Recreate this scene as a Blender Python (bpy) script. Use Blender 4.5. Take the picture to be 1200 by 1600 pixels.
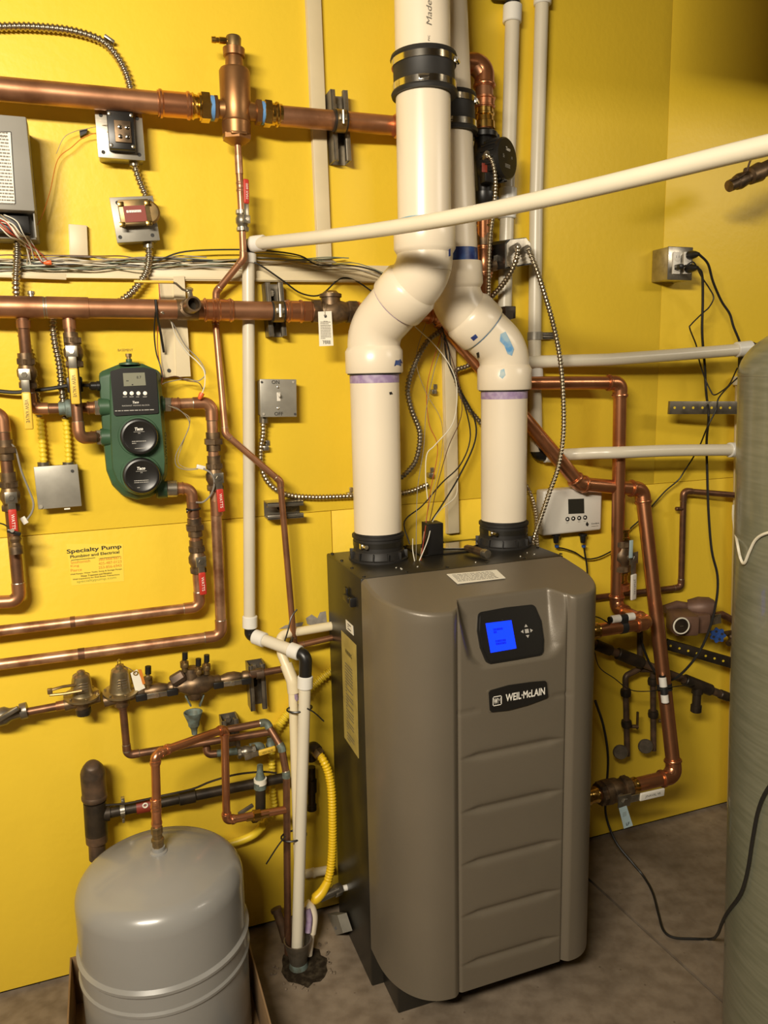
import bpy, bmesh, math, random
from mathutils import Vector as V, Matrix
random.seed(4)
for o in list(bpy.data.objects): bpy.data.objects.remove(o)
scene = bpy.context.scene
COL = scene.collection

# ------------------------------------------------------------------ camera
F = 1200.0                      # focal length in pixels of the 1200 x 1600 photograph
DW, HC = 1.833, 1.439           # camera distance to back wall, camera height
AX = V((0.93839759, -0.08011394, 0.33614242))
AY = V((-0.34487371, -0.15596324, 0.92560121))
AZ = V((-0.0217277, -0.98450862, -0.17398472))
CAM = V((0, -DW, HC))
def ray(u, v):
    d = V((u - 600, v - 800, F)); return V((d.dot(AX), d.dot(AY), d.dot(AZ)))
def P(u, v, w=0.0):             # picture point -> place, at distance w in front of the back wall
    r = ray(u, v); return CAM + r * ((DW - w) / r.y)
def PZ(u, v, z):
    r = ray(u, v); return CAM + r * ((z - HC) / r.z)
def PX(u, v, x):
    r = ray(u, v); return CAM + r * (x / r.x)
def PP(u, v, p0, n):
    r = ray(u, v); return CAM + r * ((p0 - CAM).dot(n) / r.dot(n))
def S(p):                       # metres per picture pixel at p
    q = p - CAM; return (q.x * AX.z + q.y * AY.z + q.z * AZ.z) / F
cam = bpy.data.cameras.new('camera'); co = bpy.data.objects.new('camera', cam); COL.objects.link(co)
cam.sensor_width = 36; cam.sensor_fit = 'AUTO'; cam.lens = F / 1600 * 36
cam.clip_start = 0.02
rt, dn, fw = V((AX.x, AY.x, AZ.x)), V((AX.y, AY.y, AZ.y)), V((AX.z, AY.z, AZ.z))
m = Matrix((rt, -dn, -fw)).transposed().to_4x4(); m.translation = CAM
co.matrix_world = m
scene.camera = co

# ------------------------------------------------------------------ light and exposure
wd = bpy.data.worlds.new('world'); scene.world = wd; wd.use_nodes = True
wd.node_tree.nodes['Background'].inputs[0].default_value = (1, .86, .62, 1)
wd.node_tree.nodes['Background'].inputs[1].default_value = 0.01
def area(name, loc, sx, sy, power, col=(1, .89, .72), rot=(0, 0, 0), spread=178):
    l = bpy.data.lights.new(name, 'AREA'); l.shape = 'RECTANGLE'; l.size = sx; l.size_y = sy
    l.energy = power; l.color = col; l.spread = math.radians(spread)
    o = bpy.data.objects.new(name, l); COL.objects.link(o); o.location = loc; o.rotation_euler = rot
    o['label'] = 'warm ceiling light fixture lighting the mechanical room'; o['category'] = 'ceiling light'
    return o
CEIL = 2.98
area('ceiling_light_left', (-0.85, -2.20, 2.24), 1.0, 0.18, 66, rot=(math.radians(60), 0, math.radians(-14)))
area('ceiling_light_right', (2.45, -1.95, 2.34), 1.0, 0.18, 8, rot=(math.radians(50), 0, math.radians(8)))
vs = scene.view_settings
vs.view_transform = 'Standard'; vs.look = 'None'; vs.gamma = 1; vs.exposure = 0.52
vs.use_curve_mapping = False

# ------------------------------------------------------------------ materials
MATS = {}
def mat(name, col, rough=.5, metal=0.0, var=0.0, scale=20.0, col2=None, bump=0.0, bscale=200.0, rvar=0.0, spec=None, coat=0.0, thresh=None, emis=0, trans=0):
    m = bpy.data.materials.new(name); m.use_nodes = True; nt = m.node_tree; b = nt.nodes['Principled BSDF']
    b.inputs['Base Color'].default_value = (*col, 1); b.inputs['Roughness'].default_value = rough; b.inputs['Metallic'].default_value = metal
    if spec is not None: b.inputs['Specular IOR Level'].default_value = spec
    if coat: b.inputs['Coat Weight'].default_value = coat; b.inputs['Coat Roughness'].default_value = .1
    tc = nt.nodes.new('ShaderNodeTexCoord')
    if col2 is not None or var:
        n = nt.nodes.new('ShaderNodeTexNoise'); n.inputs['Scale'].default_value = scale; n.inputs['Detail'].default_value = 6
        nt.links.new(tc.outputs['Object'], n.inputs['Vector'])
        cr = nt.nodes.new('ShaderNodeValToRGB')
        lo, hi = thresh or (.35, .68)
        cr.color_ramp.elements[0].position = lo; cr.color_ramp.elements[1].position = hi
        c2 = col2 or tuple(max(0, c * (1 - var)) for c in col)
        cr.color_ramp.elements[0].color = (*col, 1); cr.color_ramp.elements[1].color = (*c2, 1)
        nt.links.new(n.outputs['Fac'], cr.inputs['Fac']); nt.links.new(cr.outputs['Color'], b.inputs['Base Color'])
        if rvar:
            mr = nt.nodes.new('ShaderNodeMapRange'); mr.inputs['To Min'].default_value = max(.03, rough - rvar); mr.inputs['To Max'].default_value = rough + rvar
            nt.links.new(n.outputs['Fac'], mr.inputs['Value']); nt.links.new(mr.outputs['Result'], b.inputs['Roughness'])
    if bump:
        n2 = nt.nodes.new('ShaderNodeTexNoise'); n2.inputs['Scale'].default_value = bscale; n2.inputs['Detail'].default_value = 3
        nt.links.new(tc.outputs['Object'], n2.inputs['Vector'])
        bp = nt.nodes.new('ShaderNodeBump'); bp.inputs['Strength'].default_value = bump; bp.inputs['Distance'].default_value = .002
        nt.links.new(n2.outputs['Fac'], bp.inputs['Height']); nt.links.new(bp.outputs['Normal'], b.inputs['Normal'])
    if emis:
        b.inputs['Emission Color'].default_value = (*col, 1); b.inputs['Emission Strength'].default_value = emis
    MATS[name] = m
    return m
mat('wall_yellow', (.84, .585, .040), .40, var=.06, scale=3, bump=.25, bscale=60)
mat('sticker_film', (.86, .64, .07), .45)
mat('wall_plain', (.16, .13, .08), .7)
mat('ceiling_white', (.16, .14, .11), .8)
mat('dark_gap', (.02, .015, .008), .9)
mat('jacket', (.155, .131, .096), .36, metal=.15, var=.05, scale=8, bump=.12, bscale=450)
mat('cabinet_black', (.016, .014, .010), .38, var=.2, scale=20)
mat('plastic_black', (.012, .011, .010), .35)
mat('plastic_gloss', (.010, .010, .011), .12)
mat('rubber', (.018, .016, .014), .55, var=.3, scale=30)
mat('pvc', (.80, .70, .54), .28, var=.05, scale=5)
mat('pvc_yellowed', (.78, .68, .46), .33, var=.06, scale=5)
mat('pex', (.72, .66, .52), .30, var=.08, scale=6)
mat('pex_grey', (.64, .58, .45), .32, var=.08, scale=6)
mat('pex_cap', (.74, .72, .66), .35)
mat('channel_cream', (.66, .56, .36), .45, var=.1, scale=10)
mat('copper_old', (.50, .25, .135), .40, metal=.82, col2=(.26, .12, .06), scale=14, thresh=(.42, .72), rvar=.12)
mat('copper_worn', (.60, .35, .21), .40, metal=.80, col2=(.30, .14, .07), scale=22, thresh=(.40, .62), rvar=.12)
mat('copper_new', (.64, .285, .14), .30, metal=.90, col2=(.42, .165, .075), scale=12, thresh=(.4, .75), rvar=.08)
mat('copper_dark', (.27, .135, .075), .44, metal=.8, col2=(.15, .08, .048), scale=30, thresh=(.4, .7), rvar=.1)
mat('copper_green', (.11, .12, .09), .6, metal=.3, col2=(.17, .22, .20), scale=60, thresh=(.4, .6))
mat('solder', (.42, .36, .27), .35, metal=.9)
mat('brass', (.72, .47, .13), .22, metal=1, col2=(.50, .30, .08), scale=40, thresh=(.4, .75))
mat('brass_dull', (.34, .23, .10), .42, metal=.9, col2=(.20, .15, .08), scale=40, thresh=(.4, .7))
mat('bronze', (.36, .185, .075), .40, metal=.85, col2=(.26, .125, .05), scale=18, thresh=(.4, .7))
mat('bronze_dark', (.22, .145, .08), .45, metal=.8, col2=(.10, .07, .045), scale=40, thresh=(.4, .65))
mat('iron_pipe', (.055, .040, .026), .45, metal=.5, col2=(.028, .022, .016), scale=30, thresh=(.4, .65))
mat('iron_rust', (.16, .095, .055), .5, metal=.4, col2=(.06, .042, .028), scale=25, thresh=(.35, .65))
mat('galv', (.50, .46, .38), .30, metal=.9, col2=(.30, .27, .22), scale=35, thresh=(.4, .7), rvar=.1)
mat('galv_dark', (.27, .24, .19), .38, metal=.8, col2=(.16, .14, .11), scale=35, thresh=(.4, .7))
mat('stainless', (.72, .68, .60), .16, metal=1)
mat('armor', (.42, .36, .26), .28, metal=.95)
mat('armor_dark', (.22, .19, .14), .35, metal=.8)
mat('panel_grey', (.27, .255, .22), .45, var=.1, scale=12)
mat('box_grey', (.34, .32, .27), .42, metal=.35, var=.2, scale=25)
mat('box_silver', (.45, .42, .35), .35, metal=.6, var=.2, scale=25)
mat('pump_green', (.040, .098, .048), .42, var=.25, scale=12)
mat('white_plastic', (.74, .70, .62), .35)
mat('white_print', (.85, .82, .74), .5)
mat('grey_print', (.42, .40, .36), .5)
mat('paper', (.80, .76, .64), .6)
mat('paper_yellow', (.46, .36, .10), .55, var=.25, scale=30)
mat('ink', (.015, .013, .011), .6)
mat('ink_grey', (.16, .14, .11), .6)
mat('ink_brown', (.22, .12, .01), .6)
mat('ink_orange', (.62, .20, .02), .6)
mat('ink_green', (.28, .30, .04), .6)
mat('grip_red', (.50, .035, .022), .40)
mat('grip_yellow', (.72, .47, .05), .42)
mat('paint_yellow', (.74, .54, .03), .45)
mat('hose_yellow', (.80, .52, .015), .38)
mat('tape_blue', (.12, .28, .55), .5)
mat('primer_purple', (.30, .21, .36), .5, col2=(.42, .33, .46), scale=60, thresh=(.4, .6))
mat('glue_blue', (.02, .035, .16), .3, col2=(.05, .12, .35), scale=50, thresh=(.45, .7))
mat('glue_light', (.22, .40, .50), .4, col2=(.45, .52, .50), scale=50, thresh=(.4, .65))
mat('glue_cyan', (.10, .30, .58), .4, col2=(.35, .50, .58), scale=40, thresh=(.4, .65))
mat('handle_blue', (.02, .07, .28), .4)
mat('tag_blue', (.40, .52, .55), .5)
mat('tank_grey', (.255, .250, .235), .26, var=.06, scale=6, coat=.25)
mat('cardboard', (.24, .145, .065), .8, var=.15, scale=20)
mat('lcd_blue', (.004, .03, 1.0), .3, emis=1.1)
mat('lcd_ink', (.004, .012, .42), .3, emis=.5)
mat('lcd_grey', (.22, .22, .16), .25)
mat('lcd_dark', (.03, .028, .022), .15)
mat('red_label', (.22, .03, .015), .45)
mat('wire_black', (.012, .011, .010), .5)
mat('wire_brown', (.10, .045, .025), .5)
mat('wire_white', (.70, .66, .54), .5)
mat('wire_red', (.42, .06, .03), .5)
mat('wire_green', (.16, .19, .13), .5)
mat('wire_tan', (.36, .28, .16), .5)
mat('wire_grey', (.24, .22, .19), .5)
mat('wire_nut', (.70, .13, .03), .4)
mat('pump_brown', (.19, .105, .07), .5, metal=.2, var=.3, scale=25)
mat('tape_black', (.02, .02, .02), .45)
mat('foam_white', (.82, .79, .72), .4)
mat('drain_dirt', (.022, .016, .010), .95, spec=.05, col2=(.07, .055, .035), scale=60, thresh=(.45, .75))
mat('brass_aged', (.46, .37, .21), .36, metal=.9, col2=(.30, .24, .14), scale=40, thresh=(.4, .7))
mat('plaster_grey', (.32, .29, .24), .8, var=.3, scale=60)

def floor_mat():
    m = bpy.data.materials.new('concrete'); m.use_nodes = True; nt = m.node_tree; b = nt.nodes['Principled BSDF']
    tc = nt.nodes.new('ShaderNodeTexCoord')
    n1 = nt.nodes.new('ShaderNodeTexNoise'); n1.inputs['Scale'].default_value = 3.2; n1.inputs['Detail'].default_value = 8; n1.inputs['Roughness'].default_value = .62
    n2 = nt.nodes.new('ShaderNodeTexNoise'); n2.inputs['Scale'].default_value = 26; n2.inputs['Detail'].default_value = 8
    n3 = nt.nodes.new('ShaderNodeTexVoronoi'); n3.inputs['Scale'].default_value = 24
    for n in (n1, n2, n3): nt.links.new(tc.outputs['Object'], n.inputs['Vector'])
    cr = nt.nodes.new('ShaderNodeValToRGB')
    e = cr.color_ramp.elements; e[0].position = .30; e[0].color = (.13, .100, .070, 1); e[1].position = .72; e[1].color = (.30, .238, .172, 1)
    nt.links.new(n1.outputs['Fac'], cr.inputs['Fac'])
    mx = nt.nodes.new('ShaderNodeMixRGB'); mx.blend_type = 'MULTIPLY'; mx.inputs[0].default_value = .55
    c2 = nt.nodes.new('ShaderNodeValToRGB'); c2.color_ramp.elements[0].position = .35; c2.color_ramp.elements[0].color = (.55, .5, .45, 1); c2.color_ramp.elements[1].position = .6; c2.color_ramp.elements[1].color = (1, 1, 1, 1)
    nt.links.new(n2.outputs['Fac'], c2.inputs['Fac']); nt.links.new(cr.outputs['Color'], mx.inputs[1]); nt.links.new(c2.outputs['Color'], mx.inputs[2])
    mx2 = nt.nodes.new('ShaderNodeMixRGB'); mx2.blend_type = 'MULTIPLY'; mx2.inputs[0].default_value = .7
    c3 = nt.nodes.new('ShaderNodeValToRGB'); c3.color_ramp.elements[0].position = .02; c3.color_ramp.elements[0].color = (.3, .25, .2, 1); c3.color_ramp.elements[1].position = .09; c3.color_ramp.elements[1].color = (1, 1, 1, 1)
    nt.links.new(n3.outputs['Distance'], c3.inputs['Fac']); nt.links.new(mx.outputs[0], mx2.inputs[1]); nt.links.new(c3.outputs['Color'], mx2.inputs[2])
    nt.links.new(mx2.outputs[0], b.inputs['Base Color']); b.inputs['Roughness'].default_value = .62
    bp = nt.nodes.new('ShaderNodeBump'); bp.inputs['Strength'].default_value = .25; bp.inputs['Distance'].default_value = .003
    nt.links.new(n2.outputs['Fac'], bp.inputs['Height']); nt.links.new(bp.outputs['Normal'], b.inputs['Normal'])
    MATS['concrete'] = m
floor_mat()
def fiber_mat():
    m = bpy.data.materials.new('fiberglass'); m.use_nodes = True; nt = m.node_tree; b = nt.nodes['Principled BSDF']
    tc = nt.nodes.new('ShaderNodeTexCoord'); mp = nt.nodes.new('ShaderNodeMapping'); mp.inputs['Scale'].default_value = (5, 5, 60)
    n = nt.nodes.new('ShaderNodeTexNoise'); n.inputs['Scale'].default_value = 2.2; n.inputs['Detail'].default_value = 5
    nt.links.new(tc.outputs['Object'], mp.inputs['Vector']); nt.links.new(mp.outputs['Vector'], n.inputs['Vector'])
    cr = nt.nodes.new('ShaderNodeValToRGB'); e = cr.color_ramp.elements
    e[0].position = .3; e[0].color = (.135, .138, .092, 1); e[1].position = .7; e[1].color = (.19, .19, .135, 1)
    nt.links.new(n.outputs['Fac'], cr.inputs['Fac']); nt.links.new(cr.outputs['Color'], b.inputs['Base Color'])
    b.inputs['Roughness'].default_value = .3; b.inputs['Coat Weight'].default_value = .3
    bp = nt.nodes.new('ShaderNodeBump'); bp.inputs['Strength'].default_value = .10; bp.inputs['Distance'].default_value = .001
    nt.links.new(n.outputs['Fac'], bp.inputs['Height']); nt.links.new(bp.outputs['Normal'], b.inputs['Normal'])
    MATS['fiberglass'] = m
fiber_mat()

# ------------------------------------------------------------------ mesh helpers
def perp(a):
    a = a.normalized(); t = V((0, 0, 1)) if abs(a.z) < .9 else V((1, 0, 0))
    x = t.cross(a).normalized(); return x, a.cross(x).normalized()
def fillet(pts, rad, n=6):
    out = [pts[0].copy()]
    for i in range(1, len(pts) - 1):
        a, b, c = pts[i - 1], pts[i], pts[i + 1]
        d1, d2 = (a - b), (c - b); l1, l2 = d1.length, d2.length
        if l1 < 1e-6 or l2 < 1e-6: continue
        d1 /= l1; d2 /= l2
        ang = d1.angle(d2)
        if ang > 3.08: out.append(b.copy()); continue
        t = min(rad / math.tan(ang / 2), l1 * .49, l2 * .49); r = t * math.tan(ang / 2)
        bis = (d1 + d2).normalized(); cen = b + bis * (r / math.sin(ang / 2))
        p0, p1 = b + d1 * t - cen, b + d2 * t - cen
        tot = p0.angle(p1)
        for k in range(n + 1):
            s = k / n
            out.append(cen + (p0 * math.sin((1 - s) * tot) + p1 * math.sin(s * tot)) / math.sin(tot))
    out.append(pts[-1].copy()); return out
def smooth(pts, n=6):            # Catmull-Rom through the points
    q = [pts[0] * 2 - pts[1]] + list(pts) + [pts[-1] * 2 - pts[-2]]
    out = []
    for i in range(1, len(q) - 2):
        a, b, c, d = q[i - 1], q[i], q[i + 1], q[i + 2]
        for k in range(n):
            t = k / n
            out.append(.5 * ((2 * b) + (c - a) * t + (2 * a - 5 * b + 4 * c - d) * t * t + (3 * b - a - 3 * c + d) * t ** 3))
    out.append(pts[-1].copy()); return out
def resample(pts, step):
    L = [0]
    for i in range(1, len(pts)): L.append(L[-1] + (pts[i] - pts[i - 1]).length)
    n = max(2, int(L[-1] / step)); out = []; j = 0
    for k in range(n + 1):
        s = L[-1] * k / n
        while j < len(L) - 2 and L[j + 1] < s: j += 1
        d = L[j + 1] - L[j]; t = 0 if d < 1e-9 else (s - L[j]) / d
        out.append(pts[j].lerp(pts[j + 1], min(1, max(0, t))))
    return out
class MB:
    def __init__(s): s.v = []; s.f = []
    def add(s, vs, fs):
        o = len(s.v); s.v += [V(p) for p in vs]; s.f += [tuple(o + i for i in f) for f in fs]; return s
    def tube(s, pts, r, seg=14, cap=True):
        n = len(pts); rs = r if isinstance(r, (list, tuple)) else [r] * n
        vs = []; x = None
        for i, p in enumerate(pts):
            t = (pts[min(n - 1, i + 1)] - pts[max(0, i - 1)])
            if t.length < 1e-9: t = V((0, 0, 1))
            t.normalize()
            if x is None: x, y = perp(t)
            else:
                x = x - t * x.dot(t)
                if x.length < 1e-6: x, y = perp(t)
                x.normalize(); y = t.cross(x)
            for k in range(seg):
                a = 2 * math.pi * k / seg
                vs.append(p + (x * math.cos(a) + y * math.sin(a)) * rs[i])
        fs = [(i * seg + k, i * seg + (k + 1) % seg, (i + 1) * seg + (k + 1) % seg, (i + 1) * seg + k) for i in range(n - 1) for k in range(seg)]
        if cap: fs += [tuple(range(seg - 1, -1, -1)), tuple((n - 1) * seg + k for k in range(seg))]
        return s.add(vs, fs)
    def lathe(s, p, ax, prof, seg=24, phase=0.0):
        ax = ax.normalized(); x, y = perp(ax); vs = []
        for t, r in prof:
            for k in range(seg):
                a = 2 * math.pi * (k + phase) / seg
                vs.append(p + ax * t + (x * math.cos(a) + y * math.sin(a)) * max(r, 1e-5))
        n = len(prof)
        fs = [(i * seg + k, i * seg + (k + 1) % seg, (i + 1) * seg + (k + 1) % seg, (i + 1) * seg + k) for i in range(n - 1) for k in range(seg)]
        fs += [tuple(range(seg - 1, -1, -1)), tuple((n - 1) * seg + k for k in range(seg))]
        return s.add(vs, fs)
    def cyl(s, p, q, r, seg=20, bev=0.0, r2=None):
        d = q - p; L = d.length; r2 = r if r2 is None else r2
        pr = [(0, r), (L, r2)] if not bev else [(0, r - bev), (bev, r), (L - bev, r2), (L, r2 - bev)]
        return s.lathe(p, d, pr, seg)
    def hexa(s, p, q, r):
        d = q - p; L = d.length
        return s.lathe(p, d, [(0, r * .93), (L * .08, r), (L * .92, r), (L, r * .93)], 6)
    def box(s, c, size, ex=V((1, 0, 0)), ez=V((0, 0, 1)), bev=0.0, seg=2):
        ex = ex.normalized(); ey = ez.cross(ex).normalized(); ez = ex.cross(ey).normalized()
        bm = bmesh.new(); bmesh.ops.create_cube(bm, size=1)
        for v in bm.verts: v.co = V((v.co.x * size[0], v.co.y * size[1], v.co.z * size[2]))
        if bev: bmesh.ops.bevel(bm, geom=bm.edges[:], offset=bev, segments=seg, affect='EDGES', profile=.5)
        bm.verts.index_update()
        vs = [c + ex * v.co.x + ey * v.co.y + ez * v.co.z for v in bm.verts]; fs = [tuple(v.index for v in f.verts) for f in bm.faces]
        bm.free(); return s.add(vs, fs)
    def prism(s, poly, d):      # polygon of points, extruded along d
        n = len(poly); vs = list(poly) + [p + d for p in poly]
        fs = [tuple(range(n)), tuple(range(2 * n - 1, n - 1, -1))] + [(i, n + i, n + (i + 1) % n, (i + 1) % n) for i in range(n)]
        return s.add(vs, fs)
    def quad(s, a, b, c, d): return s.add([a, b, c, d], [(0, 1, 2, 3)])
    def torus(s, c, ax, R, r, seg=24, rs=8):
        x, y = perp(ax); ax = ax.normalized(); vs = []
        for i in range(seg):
            a = 2 * math.pi * i / seg; e = x * math.cos(a) + y * math.sin(a)
            for k in range(rs):
                b = 2 * math.pi * k / rs; vs.append(c + e * (R + r * math.cos(b)) + ax * (r * math.sin(b)))
        fs = [(i * rs + k, ((i + 1) % seg) * rs + k, ((i + 1) % seg) * rs + (k + 1) % rs, i * rs + (k + 1) % rs) for i in range(seg) for k in range(rs)]
        return s.add(vs, fs)
    def sphere(s, c, r, seg=14):
        return s.lathe(c - V((0, 0, r)), V((0, 0, 1)), [(r - r * math.cos(math.pi * k / 8), r * math.sin(math.pi * k / 8)) for k in range(9)], seg)
WLOC = {}
def thing(name, label, cat, loc, group=None):
    o = bpy.data.objects.new(name, None); COL.objects.link(o); o.location = loc; WLOC[o.name] = V(loc)
    o.empty_display_size = .05
    o['label'] = label; o['category'] = cat
    if group: o['group'] = group
    return o
def mesh_obj(name, mb, mt, loc, ang=38):
    me = bpy.data.meshes.new(name); me.from_pydata([tuple(v - loc) for v in mb.v], [], mb.f)
    bm = bmesh.new(); bm.from_mesh(me); bmesh.ops.recalc_face_normals(bm, faces=bm.faces[:]); bm.to_mesh(me); bm.free()
    for p in me.polygons: p.use_smooth = True
    me.set_sharp_from_angle(angle=math.radians(ang))
    me.materials.append(MATS[mt]); o = bpy.data.objects.new(name, me); COL.objects.link(o); return o
def part(name, mb, mt, parent, label=None, ang=38):
    loc = WLOC[parent.name]; o = mesh_obj(name, mb, mt, loc, ang); o.parent = parent; WLOC[o.name] = loc
    if label: o['label'] = label
    return o
def solo(name, mb, mt, label, cat, group=None, loc=None, ang=38):
    loc = V(loc) if loc is not None else V(min(mb.v, key=lambda p: p.z))
    o = mesh_obj(name, mb, mt, loc, ang); o.location = loc; WLOC[o.name] = loc
    o['label'] = label; o['category'] = cat
    if group: o['group'] = group
    return o
def struct(name, mb, mt, ang=38):
    o = mesh_obj(name, mb, mt, V((0, 0, 0)), ang); o['kind'] = 'structure'; WLOC[o.name] = V((0, 0, 0)); return o
def lettering(txt, c, ex, ez, h, mt, parent, name='lettering', bold=0.0, width=None, depth=.0003, align='CENTER', shear=0.0):
    cu = bpy.data.curves.new(name, 'FONT'); cu.body = txt; cu.size = 1; cu.align_x = align; cu.align_y = 'CENTER'
    cu.offset = bold; cu.shear = shear; cu.resolution_u = 3
    ob = bpy.data.objects.new('tmp_text', cu); me = bpy.data.meshes.new_from_object(ob)
    bpy.data.objects.remove(ob); bpy.data.curves.remove(cu)
    xs = [v.co.x for v in me.vertices] or [0]; ys = [v.co.y for v in me.vertices] or [0]
    W = max(xs) - min(xs) or 1; Hh = max(ys) - min(ys) or 1; my = (max(ys) + min(ys)) / 2; mx = (max(xs) + min(xs)) / 2
    sy = h / Hh; sx = sy if width is None else width / W
    ex = ex.normalized(); n = ex.cross(ez).normalized(); ez = n.cross(ex).normalized(); loc = WLOC[parent.name]
    for v in me.vertices:
        px = (v.co.x - (mx if align == 'CENTER' else min(xs))) * sx
        v.co = c + ex * px + ez * ((v.co.y - my) * sy) + n * depth - loc
    me.materials.clear(); me.materials.append(MATS[mt]); o = bpy.data.objects.new(name, me); COL.objects.link(o); o.parent = parent; WLOC[o.name] = loc
    return o
def printed(c, ex, ez, w, h, rows, mt, parent, name='fine_print', seed=1, fill=.55, depth=.0004, cols=1):
    rg = random.Random(seed); mb = MB(); ex = ex.normalized(); n = ex.cross(ez).normalized(); ez = n.cross(ex).normalized()
    for i in range(rows):
        zc = h * (.5 - (i + .5) / rows)
        for k in range(cols):
            x = -w / 2 + w * k / cols; xe = x + w / cols * .92
            while x < xe:
                L = min(rg.uniform(.02, .09) * w * 1.4, xe - x)
                a = c + ex * x + ez * (zc - h / rows * fill / 2) + n * depth
                mb.quad(a, a + ex * L, a + ex * L + ez * (h / rows * fill), a + ez * (h / rows * fill))
                x += L + .018 * w
                if rg.random() < .04: break
    return part(name, mb, mt, parent)
XA, YA, ZA = V((1, 0, 0)), V((0, 1, 0)), V((0, 0, 1))

# ------------------------------------------------------------------ room
XL, XR, YF = -2.4, 3.7, -4.6
def boxmb(x0, x1, y0, y1, z0, z1, bev=0):
    return MB().box(V(((x0 + x1) / 2, (y0 + y1) / 2, (z0 + z1) / 2)), (x1 - x0, y1 - y0, z1 - z0), bev=bev)
wall = struct('wall_back', boxmb(XL, XR, .012, .1, 0, CEIL), 'dark_gap')
zs = P(300, 816).z
def wpanel(x0, x1, z0, z1):
    part('wall_panel', boxmb(x0, x1, 0, .0119, z0, z1, .0006), 'wall_yellow', wall)
xs1, xs2 = P(533, 1250).x, P(1042, 250).x
g = .0007
wpanel(XL, xs1 - .001, .012, zs - g); wpanel(xs1 + .001, XR, .012, zs - g)
wpanel(XL, xs2 - .0003, zs + g, CEIL); wpanel(xs2 + .0003, XR, zs + g, CEIL)
struct('wall_left', boxmb(XL - .1, XL, YF, .1, 0, CEIL), 'wall_plain')
struct('wall_right', boxmb(XR, XR + .1, YF, .1, 0, CEIL), 'wall_plain')
struct('wall_front', boxmb(XL, XR, YF - .1, YF, 0, CEIL), 'wall_plain')
struct('ceiling', boxmb(XL - .1, XR + .1, YF - .1, .1, CEIL, CEIL + .1), 'ceiling_white')
# floor: two slabs either side of the control joint that the photo shows
ja, jb = PZ(930, 1383, 0), PZ(1135, 1570, 0)
jd = (jb - ja).normalized(); jn = V((-jd.y, jd.x, 0))
if jn.x < 0: jn = -jn
fl = struct('floor', boxmb(XL - .1, XR + .1, YF - .1, .1, -.1, -.012), 'dark_gap')
def clip_poly(sgn):
    poly = [V((XL - .1, YF - .1, 0)), V((XR + .1, YF - .1, 0)), V((XR + .1, .1, 0)), V((XL - .1, .1, 0))]
    out = []
    for i in range(4):
        a, b = poly[i], poly[(i + 1) % 4]; da, db = ((a - ja).dot(jn) * sgn - .004), ((b - ja).dot(jn) * sgn - .004)
        if da >= 0: out.append(a)
        if da * db < 0: out.append(a.lerp(b, da / (da - db)))
    return out
for sg in (1, -1): part('floor_slab', MB().prism([p + V((0, 0, -.012)) for p in clip_poly(sg)], V((0, 0, .012))), 'concrete', fl)

# unseen duct added above the frame to shade the upper right of the wall
dct = thing('shade_duct', 'unseen galvanised duct added overhead to shade the upper right wall', 'duct', (2.3, -.67, 2.22))
part('shade_duct_body', boxmb(1.05, XR - .02, -.80, -.54, 2.22, 2.50, .004), 'galv', dct)
for k in range(4): part('shade_duct_seam', boxmb(1.3 + .6 * k, 1.33 + .6 * k, -.806, -.534, 2.214, 2.506, .002), 'galv', dct)
for k in range(3): part('hanger_rod', MB().cyl(V((1.5 + .8 * k, -.67, 2.50)), V((1.5 + .8 * k, -.67, CEIL)), .005, 8), 'galv', dct)

for pl in (((478, 966), (487, 960), (496, 966), (500, 957), (509, 955), (512, 984), (498, 983), (488, 978), (480, 975)), ((436, 983), (446, 977), (462, 974), (474, 972), (472, 978), (452, 982))):
    part('chipped_paint', MB().prism([P(u, v, .0008) for u, v in pl], YA * .0007), 'plaster_grey', wall, 'bare grey patch of chipped paint')

# ------------------------------------------------------------------ boiler
BX0, BX1, BT = .500, 1.012, 1.008
boiler = thing('boiler', 'tall taupe floor-standing boiler with black cabinet and blue lit display', 'boiler', ((BX0 + BX1) / 2, -.2, 0))
part('cabinet', boxmb(BX0, BX1, -.298, -.028, .0, BT, .004), 'cabinet_black', boiler)
part('base', boxmb(BX0 + .03, BX1 - .03, -.395, -.28, 0, .13, .003), 'cabinet_black', boiler)
BW = BX1 - BX0; ZB = .105; WS = .30; WF = .505
CL, CR = .133, .399              # creases between side lobes and centre panel
def sstep(a, b, x):
    t = min(1, max(0, (x - a) / (b - a))); return t * t * (3 - 2 * t)
ZT0, ZT1 = .842, .972            # display scoop bottom / top
def scoop(x, z):
    t = min(1, max(0, (z - ZT0) / (ZT1 - ZT0)))
    l = .205 - .025 * t - .02 * sstep(0, .25, t); r = .335 + .018 * t + .015 * sstep(0, .25, t)
    d = .042 * (t ** 1.0) + .004 * sstep(0, .12, t)
    return d * sstep(l - .026, l, x) * (1 - sstep(r, r + .034, x))
def front(x, z):                 # inset (towards wall) of the front face at x (0..BW), z
    d = 0.0
    inn = sstep(CL - .012, CL + .004, x) * (1 - sstep(CR - .004, CR + .012, x))
    d += .007 * inn
    d += .004 * math.exp(-((x - CL - .004) / .003) ** 2) + .004 * math.exp(-((x - CR + .004) / .003) ** 2)
    d += scoop(x, z)
    for k in range(5):
        zc = GZ[k]; hl = .128
        e = 1 - abs(x - .266) / hl
        if e > 0:
            dz = (z - zc) / (.0028 + .0055 * min(1, e * 2.5))
            if abs(dz) < 3: d += .0062 * min(1, e * 3.0) * math.exp(-dz * dz) 
    for sx in (.135 + .018, .375):
        e = 1 - abs(x - sx - .006) / .03
        if e > 0: d += .003 * min(1, e * 2) * math.exp(-((z - .756) / .004) ** 2)
    return d
GZ = [P(808, 1170, .50).z, P(808, 1252, .50).z, P(808, 1332, .50).z, P(808, 1411, .50).z, P(808, 1485, .50).z]
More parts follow.
